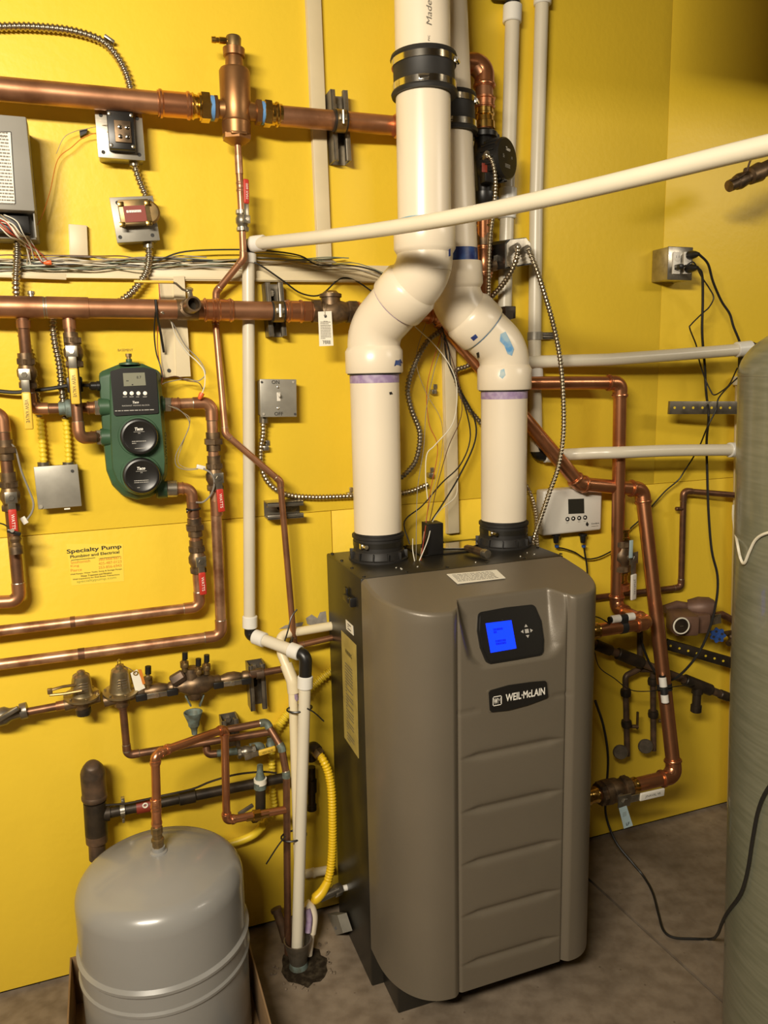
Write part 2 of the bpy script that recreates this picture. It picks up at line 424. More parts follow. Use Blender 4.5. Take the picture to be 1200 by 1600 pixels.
# plan outline
out = []
n1 = 26
for k in range(4): out.append((0.0, WS + (.045) * k / 4))
for k in range(n1 + 1):
    a = math.pi / 2 * k / n1; rx, rw = .120, WF - WS - .045
    out.append((rx * (1 - math.cos(a) ** .9) if k < n1 else rx, WS + .045 + rw * math.sin(a) ** .95))
nx = 150
for k in range(1, nx): 
    x = .120 + (BW - .095 - .120) * k / nx; out.append((x, WF))
for k in range(n1 + 1):
    a = math.pi / 2 * (1 - k / n1); rx, rw = .095, WF - WS - .06
    out.append((BW - rx * (1 - math.cos(a) ** .9) if k else BW - rx, WS + .06 + rw * math.sin(a) ** .95))
for k in range(1, 5): out.append((BW, WS + .06 * (1 - k / 4)))
RR = .011
def ztop(w): return BT - .001 - .155 * max(0, w - WS - .01)
jm = MB(); ns = len(out)
zlist = sorted(set([ZB + (ZT1 - RR - .02 - ZB) * k / 150 for k in range(151)] + [g_ + d_ * .0022 for g_ in GZ for d_ in range(-6, 7)] + [ZT0 + .0035 * k for k in range(0, 32)]))
zl = []
for z in zlist:
    if not zl or z - zl[-1] > .0012: zl.append(z)
def shape(x, w, z):
    ff = sstep(WF - .06, WF - .004, w)
    w2 = w - front(x, z) * ff
    zc = (z - ZB); 
    return w2
rows = []
for z in zl: rows.append([V((BX0 + x, -shape(x, w, z), z)) for x, w in out])
nr = 7
for k in range(1, nr + 1):       # rounded rim
    a = math.pi / 2 * k / nr; row = []
    for i, (x, w) in enumerate(out):
        z0 = ztop(w); w2 = shape(x, w, min(z0 - RR, ZT1))
        zt = ztop(w2); q = zt - RR
        zz = max(zl[-1] + (q - zl[-1]) * min(1, k * 1.0), zl[-1])
        inset = RR * (1 - math.cos(a)); 
        cxn = .5 * BW
        ix = x + (inset if x < .120 else (-inset if x > BW - .095 else 0)) * (1 - sstep(0, WF - WS, w - WS) if True else 1)
        iw = max(WS, w2 - inset * sstep(WS, WS + .05, w))
        row.append(V((BX0 + ix, -iw, q + RR * math.sin(a))))
    rows.append(row)
nc = 10
last = rows[-1]
for k in range(1, nc + 1):
    row = []
    for p in last:
        w = -p.y; t = k / nc; w2 = w + (WS - w) * t
        row.append(V((p.x, -w2, p.z + (BT - .001 - p.z) * min(1, t * 1.0))))
    rows.append(row)
vs_ = [p for r in rows for p in r]
fs_ = [(j * ns + i, j * ns + i + 1, (j + 1) * ns + i + 1, (j + 1) * ns + i) for j in range(len(rows) - 1) for i in range(ns - 1)]
# bottom flange closing the underside
jm.add(vs_, fs_)
jm.add([V((BX0 + x, -shape(x, w, ZB), ZB)) for x, w in out] + [V((BX0 + x, -WS, ZB)) for x, w in out], [(i, i + 1, ns + i + 1, ns + i) for i in range(ns - 1)])
part('jacket', jm, 'jacket', boiler, 'taupe front jacket with moulded slits', ang=50)
# display bezel on tilted scoop face
dz0, dz1 = V((.77, -(WF - .007), ZT0)), V((.77, -(WF - .007 - .046), ZT1))
dn_ = XA.cross((dz1 - dz0)).normalized(); dn_ = dn_ if dn_.y < 0 else -dn_
dup_ = (dz1 - dz0).normalized(); dp = dz0 + dn_ * .0025
def rounded(poly, r, n=5): 
    q = []; N_ = len(poly)
    for i in range(N_):
        f_ = fillet([poly[i - 1], poly[i], poly[(i + 1) % N_]], r, n); q += f_[1:-1]
    return q
bez = [PP(u, v, dp, dn_) for u, v in ((747, 957), (790, 949), (835, 944), (846, 970), (850, 1000), (849, 1023), (805, 1031), (762, 1038), (751, 1012), (746, 985))]
bz = part('display_bezel', MB().prism(rounded(bez, .012), -dn_ * .006).prism([p + dn_ * .002 for p in rounded([q + (sum(bez, V()) / 10 - q) * .06 for q in bez], .010)], -dn_ * .004), 'plastic_black', boiler)
scr = [PP(u, v, dp + dn_ * .003, dn_) for u, v in ((759, 974), (799, 969), (807, 1013), (767, 1020))]
part('screen', MB().prism(scr, -dn_ * .003), 'lcd_blue', bz, 'lit blue screen')
sex = (scr[1] - scr[0]).normalized()
for (u, v, w_, s_) in ((776, 985, .024, 3), (780, 1003, .026, 4)):
    printed(PP(u + 3, v, dp + dn_ * .0032, dn_), sex, dup_, w_, .011, 2, 'lcd_ink', bz, 'screen_digits', seed=s_, fill=.8)
bm_ = MB(); cc = PP(823, 986, dp + dn_ * .0022, dn_)
q_ = .0042
bm_.prism([cc + sex * a + dup_ * b for a, b in ((-q_, -q_), (q_, -q_), (q_, q_), (-q_, q_))], dn_ * .001)
for a in range(4):
    d_ = sex * math.cos(a * math.pi / 2) + dup_ * math.sin(a * math.pi / 2); e_ = sex * -math.sin(a * math.pi / 2) + dup_ * math.cos(a * math.pi / 2)
    b0 = cc + d_ * .0085
    bm_.prism([b0 - e_ * .0038, b0 + e_ * .0038, b0 + d_ * .0058], dn_ * .001)
part('arrow_keys', bm_, 'grey_print', bz, 'light grey arrow keys')
# name badge
bp0, bn = V((.77, -(WF - .0065), .75)), V((0, -1, 0))
bd = [PP(u, v, bp0 + bn * .004, bn) for u, v in ((764, 1080), (795, 1071), (830, 1066), (854, 1064), (857, 1090), (825, 1102), (795, 1110), (766, 1113))]
rim = [q + (q - sum(bd, V()) / 8) * .05 for q in bd]
part('badge_rim', MB().prism(rounded([r_ + YA * .0025 for r_ in rim], .006), YA * .004), 'jacket', boiler)
bg = part('name_badge', MB().prism(rounded(bd, .006), YA * .005), 'plastic_black', boiler)
bc = PP(820, 1087, bp0 + bn * .0042, bn)
lettering('WEIL·McLAIN', PP(821, 1085, bp0 + bn * .0044, bn), XA, ZA + XA * .012, .0165, 'white_print', bg, bold=.022, width=.094)
l0 = PP(777, 1095, bp0 + bn * .0044, bn)
fm = MB(); k_ = .0105
for a, b, c, d in ((-k_, -k_, k_, -k_ + .0018), (-k_, k_ - .0018, k_, k_), (-k_, -k_, -k_ + .0018, k_), (k_ - .0018, -k_, k_, k_)):
    fm.quad(l0 + XA * a + ZA * b, l0 + XA * c + ZA * b, l0 + XA * c + ZA * d, l0 + XA * a + ZA * d)
part('emblem_frame', fm, 'white_print', bg)
lettering('W', l0 - XA * .0035, XA, ZA, .012, 'white_print', bg, bold=.03, width=.009)
lettering('M', l0 + XA * .0048, XA, ZA, .012, 'grey_print', bg, width=.007)
# stickers
tp = V((.75, -.36, 0)); tp.z = ztop(.36)
tn = V((0, -.155, 1)).normalized()
st = [PP(u, v, tp + tn * .0012, tn) for u, v in ((698, 897), (776, 890), (790, 903), (715, 912))]
lb = part('warning_label', MB().prism(st, -tn * .001), 'paper', boiler)
cx_ = sum(st, V()) / 4
printed(cx_, (st[1] - st[0]), (st[0] - st[3]), (st[1] - st[0]).length * .86, (st[0] - st[3]).length * .75, 6, 'ink_grey', lb, seed=5, fill=.35)
def side_lab(c4, name, mt, lab=None):
    q = [PX(u, v, BX0 - .0012) for u, v in c4]
    return part(name, MB().prism(q, XA * .001), mt, boiler, lab), q
sl, q = side_lab(((533, 985), (556, 1008), (560, 1185), (538, 1152)), 'rating_label', 'paper_yellow', 'long yellowed instruction label')
cx_ = sum(q, V()) / 4; ex_ = V((0, -1, 0)); 
printed(cx_ - ZA * .03, ex_, ZA, .062, .20, 26, 'ink_grey', sl, seed=7, fill=.4)
lettering('WARNING', cx_ + ZA * .098, ex_, ZA, .011, 'ink', sl, width=.05, bold=.01)
sl2, q = side_lab(((540, 968), (551, 978), (552, 993), (541, 983)), 'barcode_label', 'paper', 'small white bar code sticker')
printed(sum(q, V()) / 4, ex_, ZA, .026, .016, 3, 'ink', sl2, seed=3, fill=.5)
# latch
la = PX(541, 927, BX0 - .006)
lm_ = MB().box(la, (.006, .018, .028), bev=.002).box(la + V((-.004, -.022, -.006)), (.012, .04, .014), bev=.003).box(la + V((0, -.046, -.008)), (.016, .014, .022), bev=.003)
part('latch', lm_, 'plastic_black', boiler)
# screws on cabinet top
for i, (x, y) in enumerate([(BX0 + .012 + .10 * k, yy) for k in range(6) for yy in (-.04, -.285)] + [(BX0 + .012, -.12), (BX0 + .012, -.2), (BX1 - .012, -.12), (BX1 - .012, -.2)]):
    part('screw', MB().lathe(V((x, y, BT)), ZA, [(0, .004), (.002, .004), (.003, .002)], 8), 'cabinet_black', boiler)
# cover plate in the middle of the top
part('top_plate', boxmb(.70, .86, -.17, -.06, BT, BT + .004, .001), 'cabinet_black', boiler)
# drain elbow foot at back left
VB1, VB2 = PZ(593, 872, BT), PZ(790, 849, BT)
VB1 = V((VB1.x, -.128, BT)); VB2 = V((.943, -.128, BT))
for b_ in (VB1, VB2):
    bt_ = part('vent_boot', MB().lathe(b_, ZA, [(0, .072), (.004, .072), (.006, .066), (.022, .062), (.024, .060), (.052, .060), (.054, .063), (.060, .063), (.061, .0575), (.066, .0575)], 36), 'rubber', boiler, 'black vent boot')
    part('boot_clamp', MB().lathe(b_ + ZA * .034, ZA, [(0, .0604), (0, .0612), (.012, .0612), (.012, .0604)], 36), 'cabinet_black', bt_)
    cs = b_ + V((-.052, -.034, .04))
    part('clamp_screw', MB().cyl(cs, cs + V((.004, -.02, 0)), .005, 10).box(cs, (.012, .01, .012)), 'stainless', bt_)
    for k in range(12):
        a = 2 * math.pi * k / 12; d_ = V((math.cos(a), math.sin(a), 0))
        part('boot_rib', MB().box(b_ + d_ * .066 + ZA * .012, (.010, .003, .02), ex=d_, bev=.0008), 'rubber', bt_)

# ------------------------------------------------------------------ vent pipes
def vent(name, label, base, e1, e2, top, hub_lo, hub_mid, cpl, blue, rp=.0572):
    t = thing(name, label, 'vent pipe', base)
    pts = [base + ZA * .045, e1, e2, top]
    part('lower_pipe', MB().tube([base + ZA * .064, e1], rp, 36), 'pvc', t)
    part('upper_pipe', MB().tube([e2, top], rp, 36), 'pvc', t)
    R = .095; full = fillet([base, e1, e2, top], R, 12)
    d1 = (e1 - base).normalized(); d2 = (e2 - e1).normalized(); d3 = (top - e2).normalized()
    a1 = d1.angle(d2) ; T1 = R * math.tan(a1 / 2); T2 = R * math.tan(d2.angle(d3) / 2)
    # two 45 degree elbows with hubs
    def elb(pin, c, pout, Li, Lo, hub_out, nm):
        di, do = (c - pin).normalized(), (pout - c).normalized()
        T = R * math.tan(di.angle(do) / 2)
        arc = fillet([c - di * (T + .03), c, c + do * (T + Lo)], R, 14)
        el = part(nm, MB().tube(arc, rp * 1.06, 36), 'pvc', t)
        hubs = []
        p_ = c - di * (T + .052)
        prof = [(0, rp), (0, rp * 1.14), (.003, rp * 1.165), (.050, rp * 1.165), (.056, rp * 1.10), (.060, rp * 1.06)]
        part('hub', MB().lathe(p_, di, prof, 36), 'pvc', el)
        if hub_out:
            part('hub', MB().lathe(c + do * (T + .052), -do, prof, 36), 'pvc', el)
        for k in range(2):
            rd = MB().box(c + V((-.01 + .03 * k, -rp * 1.06, 0)), (.004, .002, .03), bev=.0008)
        return el, p_, c + do * (T + .052)
    e_lo, h1, h1o = elb(base, e1, e2, 0, (e2 - e1).length - T1 - T2 - .05, False, 'elbow')
    e_hi, h2, h2o = elb(e1, e2, top, 0, .03, True, 'elbow')
    ring = lambda p, d, L, mt, nm, rr=1.006: part(nm, MB().lathe(p, d, [(0, rp), (.0004, rp * rr), (L - .0004, rp * rr), (L, rp)], 36), mt, t)
    ring(h1 - d1 * .022, d1, .020, 'primer_purple', 'primer_ring')
    ring(h1 - d1 * .003, d1, .004, 'ink', 'joint_line', 1.09)
    part('joint_line', MB().lathe(h2 - d2 * .0025, d2, [(0, rp * 1.06), (0, rp * 1.10), (.004, rp * 1.10), (.004, rp * 1.06)], 36), 'glue_cyan' if blue else 'primer_purple', t)
    ring(h2o, d3, .030 if blue else .010, 'glue_blue' if blue else 'glue_light', 'primer_ring')
    # rubber coupling
    c0, c1 = cpl; ax = (c1 - c0); L = ax.length; rc = rp * 1.115
    cp = part('rubber_coupling', MB().lathe(c0, ax, [(0, rp), (0, rc * 1.06), (.006, rc * 1.09), (.012, rc * 1.03), (.03, rc), (L - .03, rc), (L - .012, rc * 1.03), (L - .006, rc * 1.09), (L, rc * 1.06), (L, rp)], 36), 'rubber', t)
    axn = ax.normalized()
    for s_ in (.010, L - .022):
        part('band_clamp', MB().lathe(c0 + axn * s_, axn, [(0, rc * 1.02), (0, rc * 1.055), (.013, rc * 1.055), (.013, rc * 1.02)], 36), 'stainless', cp)
        d_ = V((.8, -.6, 0)) if s_ > .02 else V((-.45, -.9, 0)); d_.normalize()
        sc = c0 + axn * (s_ + .0065) + d_ * rc * 1.09; tg = d_.cross(axn)
        part('clamp_screw', MB().box(sc - d_ * .004, (.016, .008, .012), ex=tg, bev=.001).cyl(sc - tg * .014, sc + tg * .006, .0045, 8), 'stainless', cp)
    return t
wv = .128
e1a = V((VB1.x, -wv, P(593, 516, wv).z)); wu = .245; e2a = P(664, 425, wu); topa = P(659, -60, wu)
v1 = vent('exhaust_vent_pipe', 'white vent pipe offset to the right with wide black rubber coupling, left on boiler', VB1, e1a, e2a, topa, None, None, (P(663.2, 152, wu), P(661.7, 88, wu)), False)
e1b = V((VB2.x, -wv, P(786, 548, wv).z)); e2b = P(712, 474, .115); topb = P(687, -60, .115)
v2 = vent('intake_vent_pipe', 'white vent pipe with blue glue smears and a dark blue glue ring', VB2, e1b, e2b, topb, None, None, (e2b.lerp(topb, (474 - 202) / 534), e2b.lerp(topb, (474 - 142) / 534)), True)

# ------------------------------------------------------------------ plumbing builders
def ring_prof(L, r, r2, beads=True):
    if beads:
        b = min(.006, L * .14)
        return [(0, r), (0, r2), (b * .3, r2), (b * .7, r2 * 1.10), (b * 1.4, r2 * 1.10), (b * 1.9, r2), (L - b * 1.9, r2), (L - b * 1.4, r2 * 1.10), (L - b * .7, r2 * 1.10), (L - b * .3, r2), (L, r2), (L, r)]
    return [(0, r), (0, r2), (L, r2), (L, r)]
def coupling(t, p, q, r, mt, press=False, name='coupling', k=1.13):
    d = q - p
    return part(name, MB().lathe(p, d, ring_prof(d.length, r * .98, r * k, press), 20), mt, t)
def elbow(t, a, c, b, r, mt, R=None, press=False, leg=None, name='elbow', k=1.12):
    R = R or r * 1.9; leg = leg if leg is not None else r * 1.2
    d1, d2 = (a - c).normalized(), (b - c).normalized()
    ang = d1.angle(d2); T = R / math.tan(ang / 2)
    p0, p1 = c + d1 * (T + leg), c + d2 * (T + leg)
    arc = fillet([p0, c, p1], R, 9)
    mb = MB().tube(arc, r * k, 18)
    if press:
        for p, d in ((p0, -d1), (p1, -d2)):
            mb.lathe(p + d * .002, d, [(0, r), (.001, r * 1.22), (.003, r * 1.27), (.006, r * 1.27), (.008, r * 1.22), (.009, r)], 18)
    e = part(name, mb, mt, t)
    if not press:
        for p, d in ((p0, d1), (p1, d2)):
            part('solder_ring', MB().lathe(p - d * .0005, d, [(0, r * .9), (0, r * 1.10), (.002, r * 1.04), (.002, r * .9)], 18), 'solder', e)
    return e
def run(name, label, pts, r, mt='copper_old', fit='copper_old', press=False, R=None, cat='pipe', group=None, elbows=True, t=None, leg=None):
    if t is None: t = thing(name, label, cat, min(pts, key=lambda p: p.z), group)
    R = R or r * 1.9
    part('pipe', MB().tube(fillet(pts, R, 8), r, 18), mt, t)
    if elbows:
        for i in range(1, len(pts) - 1): elbow(t, pts[i - 1], pts[i], pts[i + 1], r, fit, R, press, leg)
    return t
def flex(name, label, pts, r, mt='armor', pitch=.0088, group=None, t=None, cat='conduit', depth=.74, nm=None):
    p = resample(smooth(pts, 8), pitch / 4); rs = [(r, r, r * depth, r * depth)[i % 4] for i in range(len(p))]
    mb = MB().tube(p, rs, 10)
    if t is not None: return part(nm or name, mb, mt, t, ang=48)
    return solo(name, mb, mt, label, cat, group, ang=48)
def wire(label, pts, r, mt, group=None, name='wire', cat='wire', n=6):
    return solo(name, MB().tube(smooth(pts, n), r, 7), mt, label, cat, group)
def uv(l): return [P(*a) for a in l]
def ball_valve(label, c, ax, r, nrm, hd, hl, grip, body='bronze_dark', group=None, silver=.36, gw=.011, writing=None, wmt='white_print', name='ball_valve'):
    ax = ax.normalized(); nrm = (nrm - ax * nrm.dot(ax)).normalized(); hd = hd.normalized()
    t = thing(name, label, 'valve', c - ZA * r * 2, group)
    L = r * 5.0
    part('valve_body', MB().lathe(c - ax * L / 2, ax, [(0, r * .9), (0, r * 1.45), (L * .2, r * 1.45), (L * .22, r * 1.25), (L * .30, r * 1.35), (L * .40, r * 1.62), (L * .60, r * 1.62), (L * .70, r * 1.35), (L * .78, r * 1.25), (L * .8, r * 1.45), (L, r * 1.45), (L, r * .9)], 20), body, t)
    for s_ in (-1, 1):
        part('hex_end', MB().hexa(c + ax * (s_ * L * .40 - r * .45), c + ax * (s_ * L * .40 + r * .45), r * 1.62), body, t)
    sp = c + nrm * r * 2.35
    st_ = part('stem', MB().cyl(c + nrm * r, sp, r * .55, 12).hexa(sp - nrm * .002, sp + nrm * r * .35, r * .5), 'galv', t)
    side = nrm.cross(hd).normalized(); ez = nrm
    a = sp - hd * r * .9; b = sp + hd * hl * silver
    lv = MB().box((a + b) / 2, ((b - a).length, gw * 1.15, .003), ex=hd, ez=ez, bev=.0008)
    lv.box(sp + nrm * .0005, (r * 1.9, r * 1.9, .0035), ex=hd, ez=ez, bev=.001)
    lvp = part('lever', lv, 'galv', t, 'plated steel lever')
    g0 = sp + hd * hl * (silver - .04); g1 = sp + hd * hl
    gp = part('grip', MB().box((g0 + g1) / 2 + nrm * .001, ((g1 - g0).length, gw * 1.25, .007), ex=hd, ez=ez, bev=.003, seg=3), grip, t)
    if writing:
        lettering(writing, (g0 + g1) / 2 + nrm * .0048, hd if hd.dot(XA) >= -.2 else -hd, side if side.dot(ZA) > -.5 else -side, gw * .55, wmt, gp, width=(g1 - g0).length * .6) if False else lettering(writing, (g0 + g1) / 2 + nrm * .0046, hd, nrm.cross(hd), gw * .5, wmt, gp, width=(g1 - g0).length * .62, depth=.0002)
    return t
def strut(label, c, ax, L, group=None, W=.041, Dp=.041, clamp=None, mt='galv_dark'):
    # channel screwed to wall: c on wall, ax long direction (in wall plane)
    ax = ax.normalized(); n = V((0, -1, 0)); sd = ax.cross(n).normalized()
    t = thing('strut_bracket', label, 'pipe bracket', c, group)
    th = .003; mb = MB()
    mb.box(c + n * th / 2, (L, W, th), ex=ax, ez=n)
    for s_ in (-1, 1):
        mb.box(c + n * Dp / 2 + sd * s_ * (W / 2 - th / 2), (L, th, Dp), ex=ax, ez=n)
        mb.box(c + n * (Dp - th / 2) + sd * s_ * (W / 2 - .0055), (L, .010, th), ex=ax, ez=n, bev=.001)
        mb.box(c + n * (Dp - .006) + sd * s_ * (W / 2 - .010), (L, th * .8, .010), ex=ax, ez=n)
    part('channel', mb, mt, t)
    k = max(1, int(L / .06))
    for i in range(k):
        p = c + ax * ((i + .5) / k - .5) * L * .8
        part('slot', MB().prism(rounded([p + n * (th + .0003) + ax * a + sd * b for a, b in ((-.012, -.006), (.012, -.006), (.012, .006), (-.012, .006))], .0058), -n * .0004), 'dark_gap', t)
    part('mounting_bolt', MB().hexa(c + ax * L * .33 + n * th, c + ax * L * .33 + n * (th + .007), .008), 'galv', t)
    if clamp:
        pc, pax, r = clamp; pax = pax.normalized()
        mb = MB(); w = .022
        mb.lathe(pc - pax * w / 2, pax, [(0, r * 1.02), (0, r * 1.14), (w, r * 1.14), (w, r * 1.02)], 24)
        u2 = pax.cross(n).normalized()
        cl = part('pipe_clamp', mb, 'brass_dull', t)
        b_ = pc + n * r * 1.2 
        part('clamp_bolt', MB().box(b_, (w * .8, .012, .008), ex=pax, ez=n, bev=.001).cyl(b_ + n * .002 - u2 * .014, b_ + n * .002 + u2 * .014, .004, 8), 'galv', cl)
        part('cushion', MB().lathe(pc - pax * (w / 2 + .004), pax, [(0, r), (0, r * 1.10), (w + .008, r * 1.10), (w + .008, r)], 24), 'rubber', cl)
    return t
def union(t, c, ax, r, mt='bronze_dark'):
    ax = ax.normalized()
    part('union_nut', MB().hexa(c - ax * r * .55, c + ax * r * .55, r * 1.75), mt, t)
    part('union_collar', MB().lathe(c - ax * r * 1.7, ax, [(0, r * .9), (0, r * 1.3), (r * 3.4, r * 1.3), (r * 3.4, r * .9)], 18), mt, t)

# ------------------------------------------------------------------ wall channels
def channel(label, a, b, W, Dp, name='wire_channel', group=None):
    d = b - a; t = thing(name, label, 'cable channel', min((a, b), key=lambda p: p.z), group)
    ax = d.normalized(); n = V((0, -1, 0)); sd = ax.cross(n)
    c = (a + b) / 2
    part('base_strip', MB().box(c + n * Dp * .25, (d.length, W, Dp * .5), ex=ax, ez=n), 'channel_cream', t)
    part('cover', MB().box(c + n * Dp * .72, (d.length * .998, W * .94, Dp * .52), ex=ax, ez=n, bev=.0015), 'channel_cream', t)
    return t
channel('long cream wall channel running vertically down to the wire trough', P(506, 418), P(487, -25), .036, .014)
channel('cream vertical wall channel hanging behind the vents above the boiler', P(705, 832), P(697, 445), .034, .018)
channel('short cream channel stub above the wire trough', P(124, 403), P(122, 353), .038, .016)
tr = thing('wire_trough', 'long horizontal cream cable trough packed with loose wires', 'cable trough', P(-40, 430))
a_, b_ = P(-60, 419), P(660, 430)
part('back_strip', MB().box((a_ + b_) / 2 + V((0, -.003, 0)), ((b_ - a_).length, .006, .040), ex=b_ - a_), 'channel_cream', tr)
part('bottom_lip', MB().box((a_ + b_) / 2 + V((0, -.011, -.017)), ((b_ - a_).length, .020, .004), ex=b_ - a_), 'channel_cream', tr)
a2, b2 = P(230, 428), P(655, 433)
part('cover', MB().box((a2 + b2) / 2 + V((0, -.016, -.004)), ((b2 - a2).length, .003, .024), ex=b2 - a2, bev=.001), 'channel_cream', tr)
a2, b2 = P(-60, 430), P(104, 433)
part('cover', MB().box((a2 + b2) / 2 + V((0, -.020, 0)), ((b2 - a2).length, .003, .012), ex=b2 - a2 + V((0, 0, -.004)), bev=.001), 'channel_cream', tr)
# bundled wires lying in the trough
wm = ['wire_green', 'wire_white', 'wire_grey', 'wire_tan', 'wire_brown', 'wire_white', 'wire_green', 'wire_tan', 'wire_grey', 'wire_black', 'wire_white', 'wire_green', 'wire_grey', 'wire_tan', 'wire_green']
cn = dict(wire_green='green', wire_white='white', wire_grey='grey', wire_tan='tan', wire_brown='brown', wire_black='black')
rg = random.Random(11)
for i, m_ in enumerate(wm):
    y0 = 407 + rg.uniform(-4, 17); pts = []; xe = rg.choice([235, 330, 390, 400, 560])
    u = -30
    while u < xe:
        k = u / 400
        pts.append(P(u, 410 + (y0 - 412) * (1 - .35 * max(0, k)) + rg.uniform(-3.5, 3.5) - (6 * max(0, k) if i % 3 == 0 else 0), .014 + rg.uniform(0, .014)))
        u += rg.uniform(28, 55)
    wire('thin %s signal wire bundled in the cream trough' % cn[m_], pts, .0013, m_, 'wires in the trough')
wire('black cable draped from trough past the long ivory pipe to the vents', uv([(245, 408, .03), (290, 393, .03), (375, 390, .03), (430, 393, .04), (470, 400, .04), (497, 414, .03), (540, 414, .03), (580, 421, .03), (612, 436, .03)]), .0018, 'wire_black')
wire('black cable looping down above the mid copper header', uv([(300, 408, .025), (370, 406, .025), (400, 411, .05), (440, 437, .04), (470, 458, .03), (500, 461, .025), (525, 440, .02), (540, 434, .02), (560, 441, .02), (590, 461, .03), (640, 490, .04)]), .0019, 'wire_black')
for i, (dy, m_) in enumerate(((0, 'wire_grey'), (5, 'wire_tan'), (-6, 'wire_green'))):
    wire('thin %s wire hanging between cream channel and the vents' % cn[m_], uv([(400, 402 + dy, .03), (450, 405 + dy, .03), (520, 417 + dy, .025), (560, 421 + dy * 1.5, .025), (610, 437 + dy, .03)]), .0011, m_)

# ------------------------------------------------------------------ electrical boxes, left
W0 = .11
cp = thing('control_panel', 'grey electrical control panel with printed label and loose wires below', 'control panel', P(20, 375, 0))
ctr, cbr = P(44, 184, W0), P(52, 330, W0)
x0 = P(-70, 180, W0).x; z1 = ctr.z; z0 = cbr.z; zb_ = P(57, 376, .05).z; xr = (ctr.x + cbr.x) / 2 - .002
part('back_box', boxmb(x0, xr, -.06, 0, zb_, z1, .003), 'panel_grey', cp)
part('cover', boxmb(x0, xr + .002, -W0, -.0605, z0, z1 + .002, .003), 'panel_grey', cp)
part('side_flange', boxmb(xr - .003, xr, -.098, -.06, zb_ - .002, z0, .001), 'panel_grey', cp)
part('terminal_block', boxmb(x0 + .03, xr - .012, -.085, -.0605, zb_ + .008, z0 - .004, .002), 'plastic_black', cp)
lq = [P(u, v, W0 + .0006) for u, v in ((-50, 206), (17, 206), (24, 318), (-50, 318))]
lb = part('printed_label', MB().prism(lq, YA * .0006), 'paper', cp)
fq = MB()
for a, b in ((0, 1), (1, 2), (2, 3)):
    d_ = (lq[b] - lq[a]).normalized(); fq.box((lq[a] + lq[b]) / 2, ((lq[b] - lq[a]).length, .0006, .0016), ex=d_, ez=V((0, -1, 0)).cross(d_))
part('label_border', fq, 'ink', lb)
printed(P(-8, 262, W0 + .0008), XA, ZA, .062, .135, 22, 'ink_grey', lb, seed=9, fill=.45, cols=2)
lettering('IVV', P(6, 213, W0 + .0008), XA, ZA, .005, 'ink', lb, bold=.01)
rg = random.Random(5)
for i in range(11):
    m_ = ['wire_white', 'wire_red', 'wire_white', 'wire_tan', 'wire_white', 'wire_brown', 'wire_red', 'wire_white', 'wire_tan', 'wire_white', 'wire_red'][i]
    s0 = rg.uniform(-20, 38)
    nm = {'wire_white': 'white', 'wire_red': 'red', 'wire_tan': 'tan', 'wire_brown': 'brown'}[m_]
    e_ = (rg.uniform(40, 75), rg.uniform(395, 412))
    wire('thin %s wire hanging out of the open control panel bottom' % nm, uv([(s0 - 20, 338 + rg.uniform(-3, 8), .085), (s0, 345 + rg.uniform(0, 10), .10), (s0 * .6 + 20, 362 + rg.uniform(0, 8), .10), (s0 * .3 + 40, 378 + rg.uniform(-6, 8), .06), (e_[0], e_[1], .03)]), .0012, m_, 'wires below the control panel')
wn = P(74, 410, .035)
solo('wire_nut', MB().lathe(wn + V((.008, 0, 0)), V((-1, 0, -.12)), [(0, .0045), (.003, .0055), (.014, .003), (.016, .001)], 10), 'wire_nut', 'red wire nut lying on the wire trough below the control panel', 'wire nut')
wire('orange-brown wire swagging from control panel up to the upper transformer', uv([(40, 372, .06), (62, 345, .05), (78, 300, .03), (90, 250, .02), (112, 230, .02), (130, 215, .02), (150, 208, .03), (172, 206, .055)]), .0009, 'ink_orange')
wire('pale thin wire arching from the black anchor to the upper transformer', uv([(88, 240, .02), (100, 215, .02), (118, 205, .02), (136, 201, .02), (160, 196, .05), (180, 194, .062)]), .0007, 'wire_tan')
solo('wire_anchor', MB().prism([P(124, 204, .012), P(137, 201, .012), P(135, 208, .012), P(125, 213, .012)], YA * .011), 'plastic_black', 'small black wire anchor on wall beside the upper transformer', 'wire anchor')

def jbox(name, label, quad, dp, mt, bev=.004):
    q = [P(u, v, dp) for u, v in quad]; c = sum(q, V()) / 4
    t = thing(name, label, 'electrical box', V((c.x, 0, c.z - .05)))
    ex = ((q[1] - q[0]) + (q[2] - q[3])).normalized(); w = ((q[1] - q[0]).length + (q[2] - q[3]).length) / 2; h = ((q[0] - q[3]).length + (q[1] - q[2]).length) / 2
    ez = ((q[0] - q[3]) + (q[1] - q[2])).normalized()
    cb = V((c.x, 0, c.z)); n = V((0, -1, 0))
    part('box', MB().box(cb + n * (dp - .003) / 2, (w * .95, dp - .003, h * .95), ex=ex, ez=ez, bev=bev), mt, t)
    part('cover_plate', MB().box(cb + n * (dp - .0015), (w, .003, h), ex=ex, ez=ez, bev=.0013), mt, t)
    return t, cb + n * dp, ex, ez, w, h
def slots(t, c, ex, ez, w, h, mt='ink', r=.004):
    for sx in (-1, 1):
        for sz in (-1, 1):
            part('screw_slot', MB().cyl(c + ex * sx * (w / 2 - .011) + ez * sz * (h / 2 - .011) + V((0, .0005, 0)), c + ex * sx * (w / 2 - .011) + ez * sz * (h / 2 - .011) + V((0, -.0006, 0)), r, 10), mt, t)
n_ = V((0, -1, 0))
t, c, ex, ez, w, h = jbox('transformer_box', 'silver electrical box with black transformer just below the top copper pipe', ((148, 170), (222, 177), (227, 251), (153, 246)), .05, 'box_silver')
slots(t, c, ex, ez, w, h)
tc_ = P(189, 209, .05)
core = part('transformer', MB().box(tc_ + n_ * .012, (.052, .024, .074), ex=ex, ez=ez, bev=.003), 'plastic_black', t, 'black transformer core')
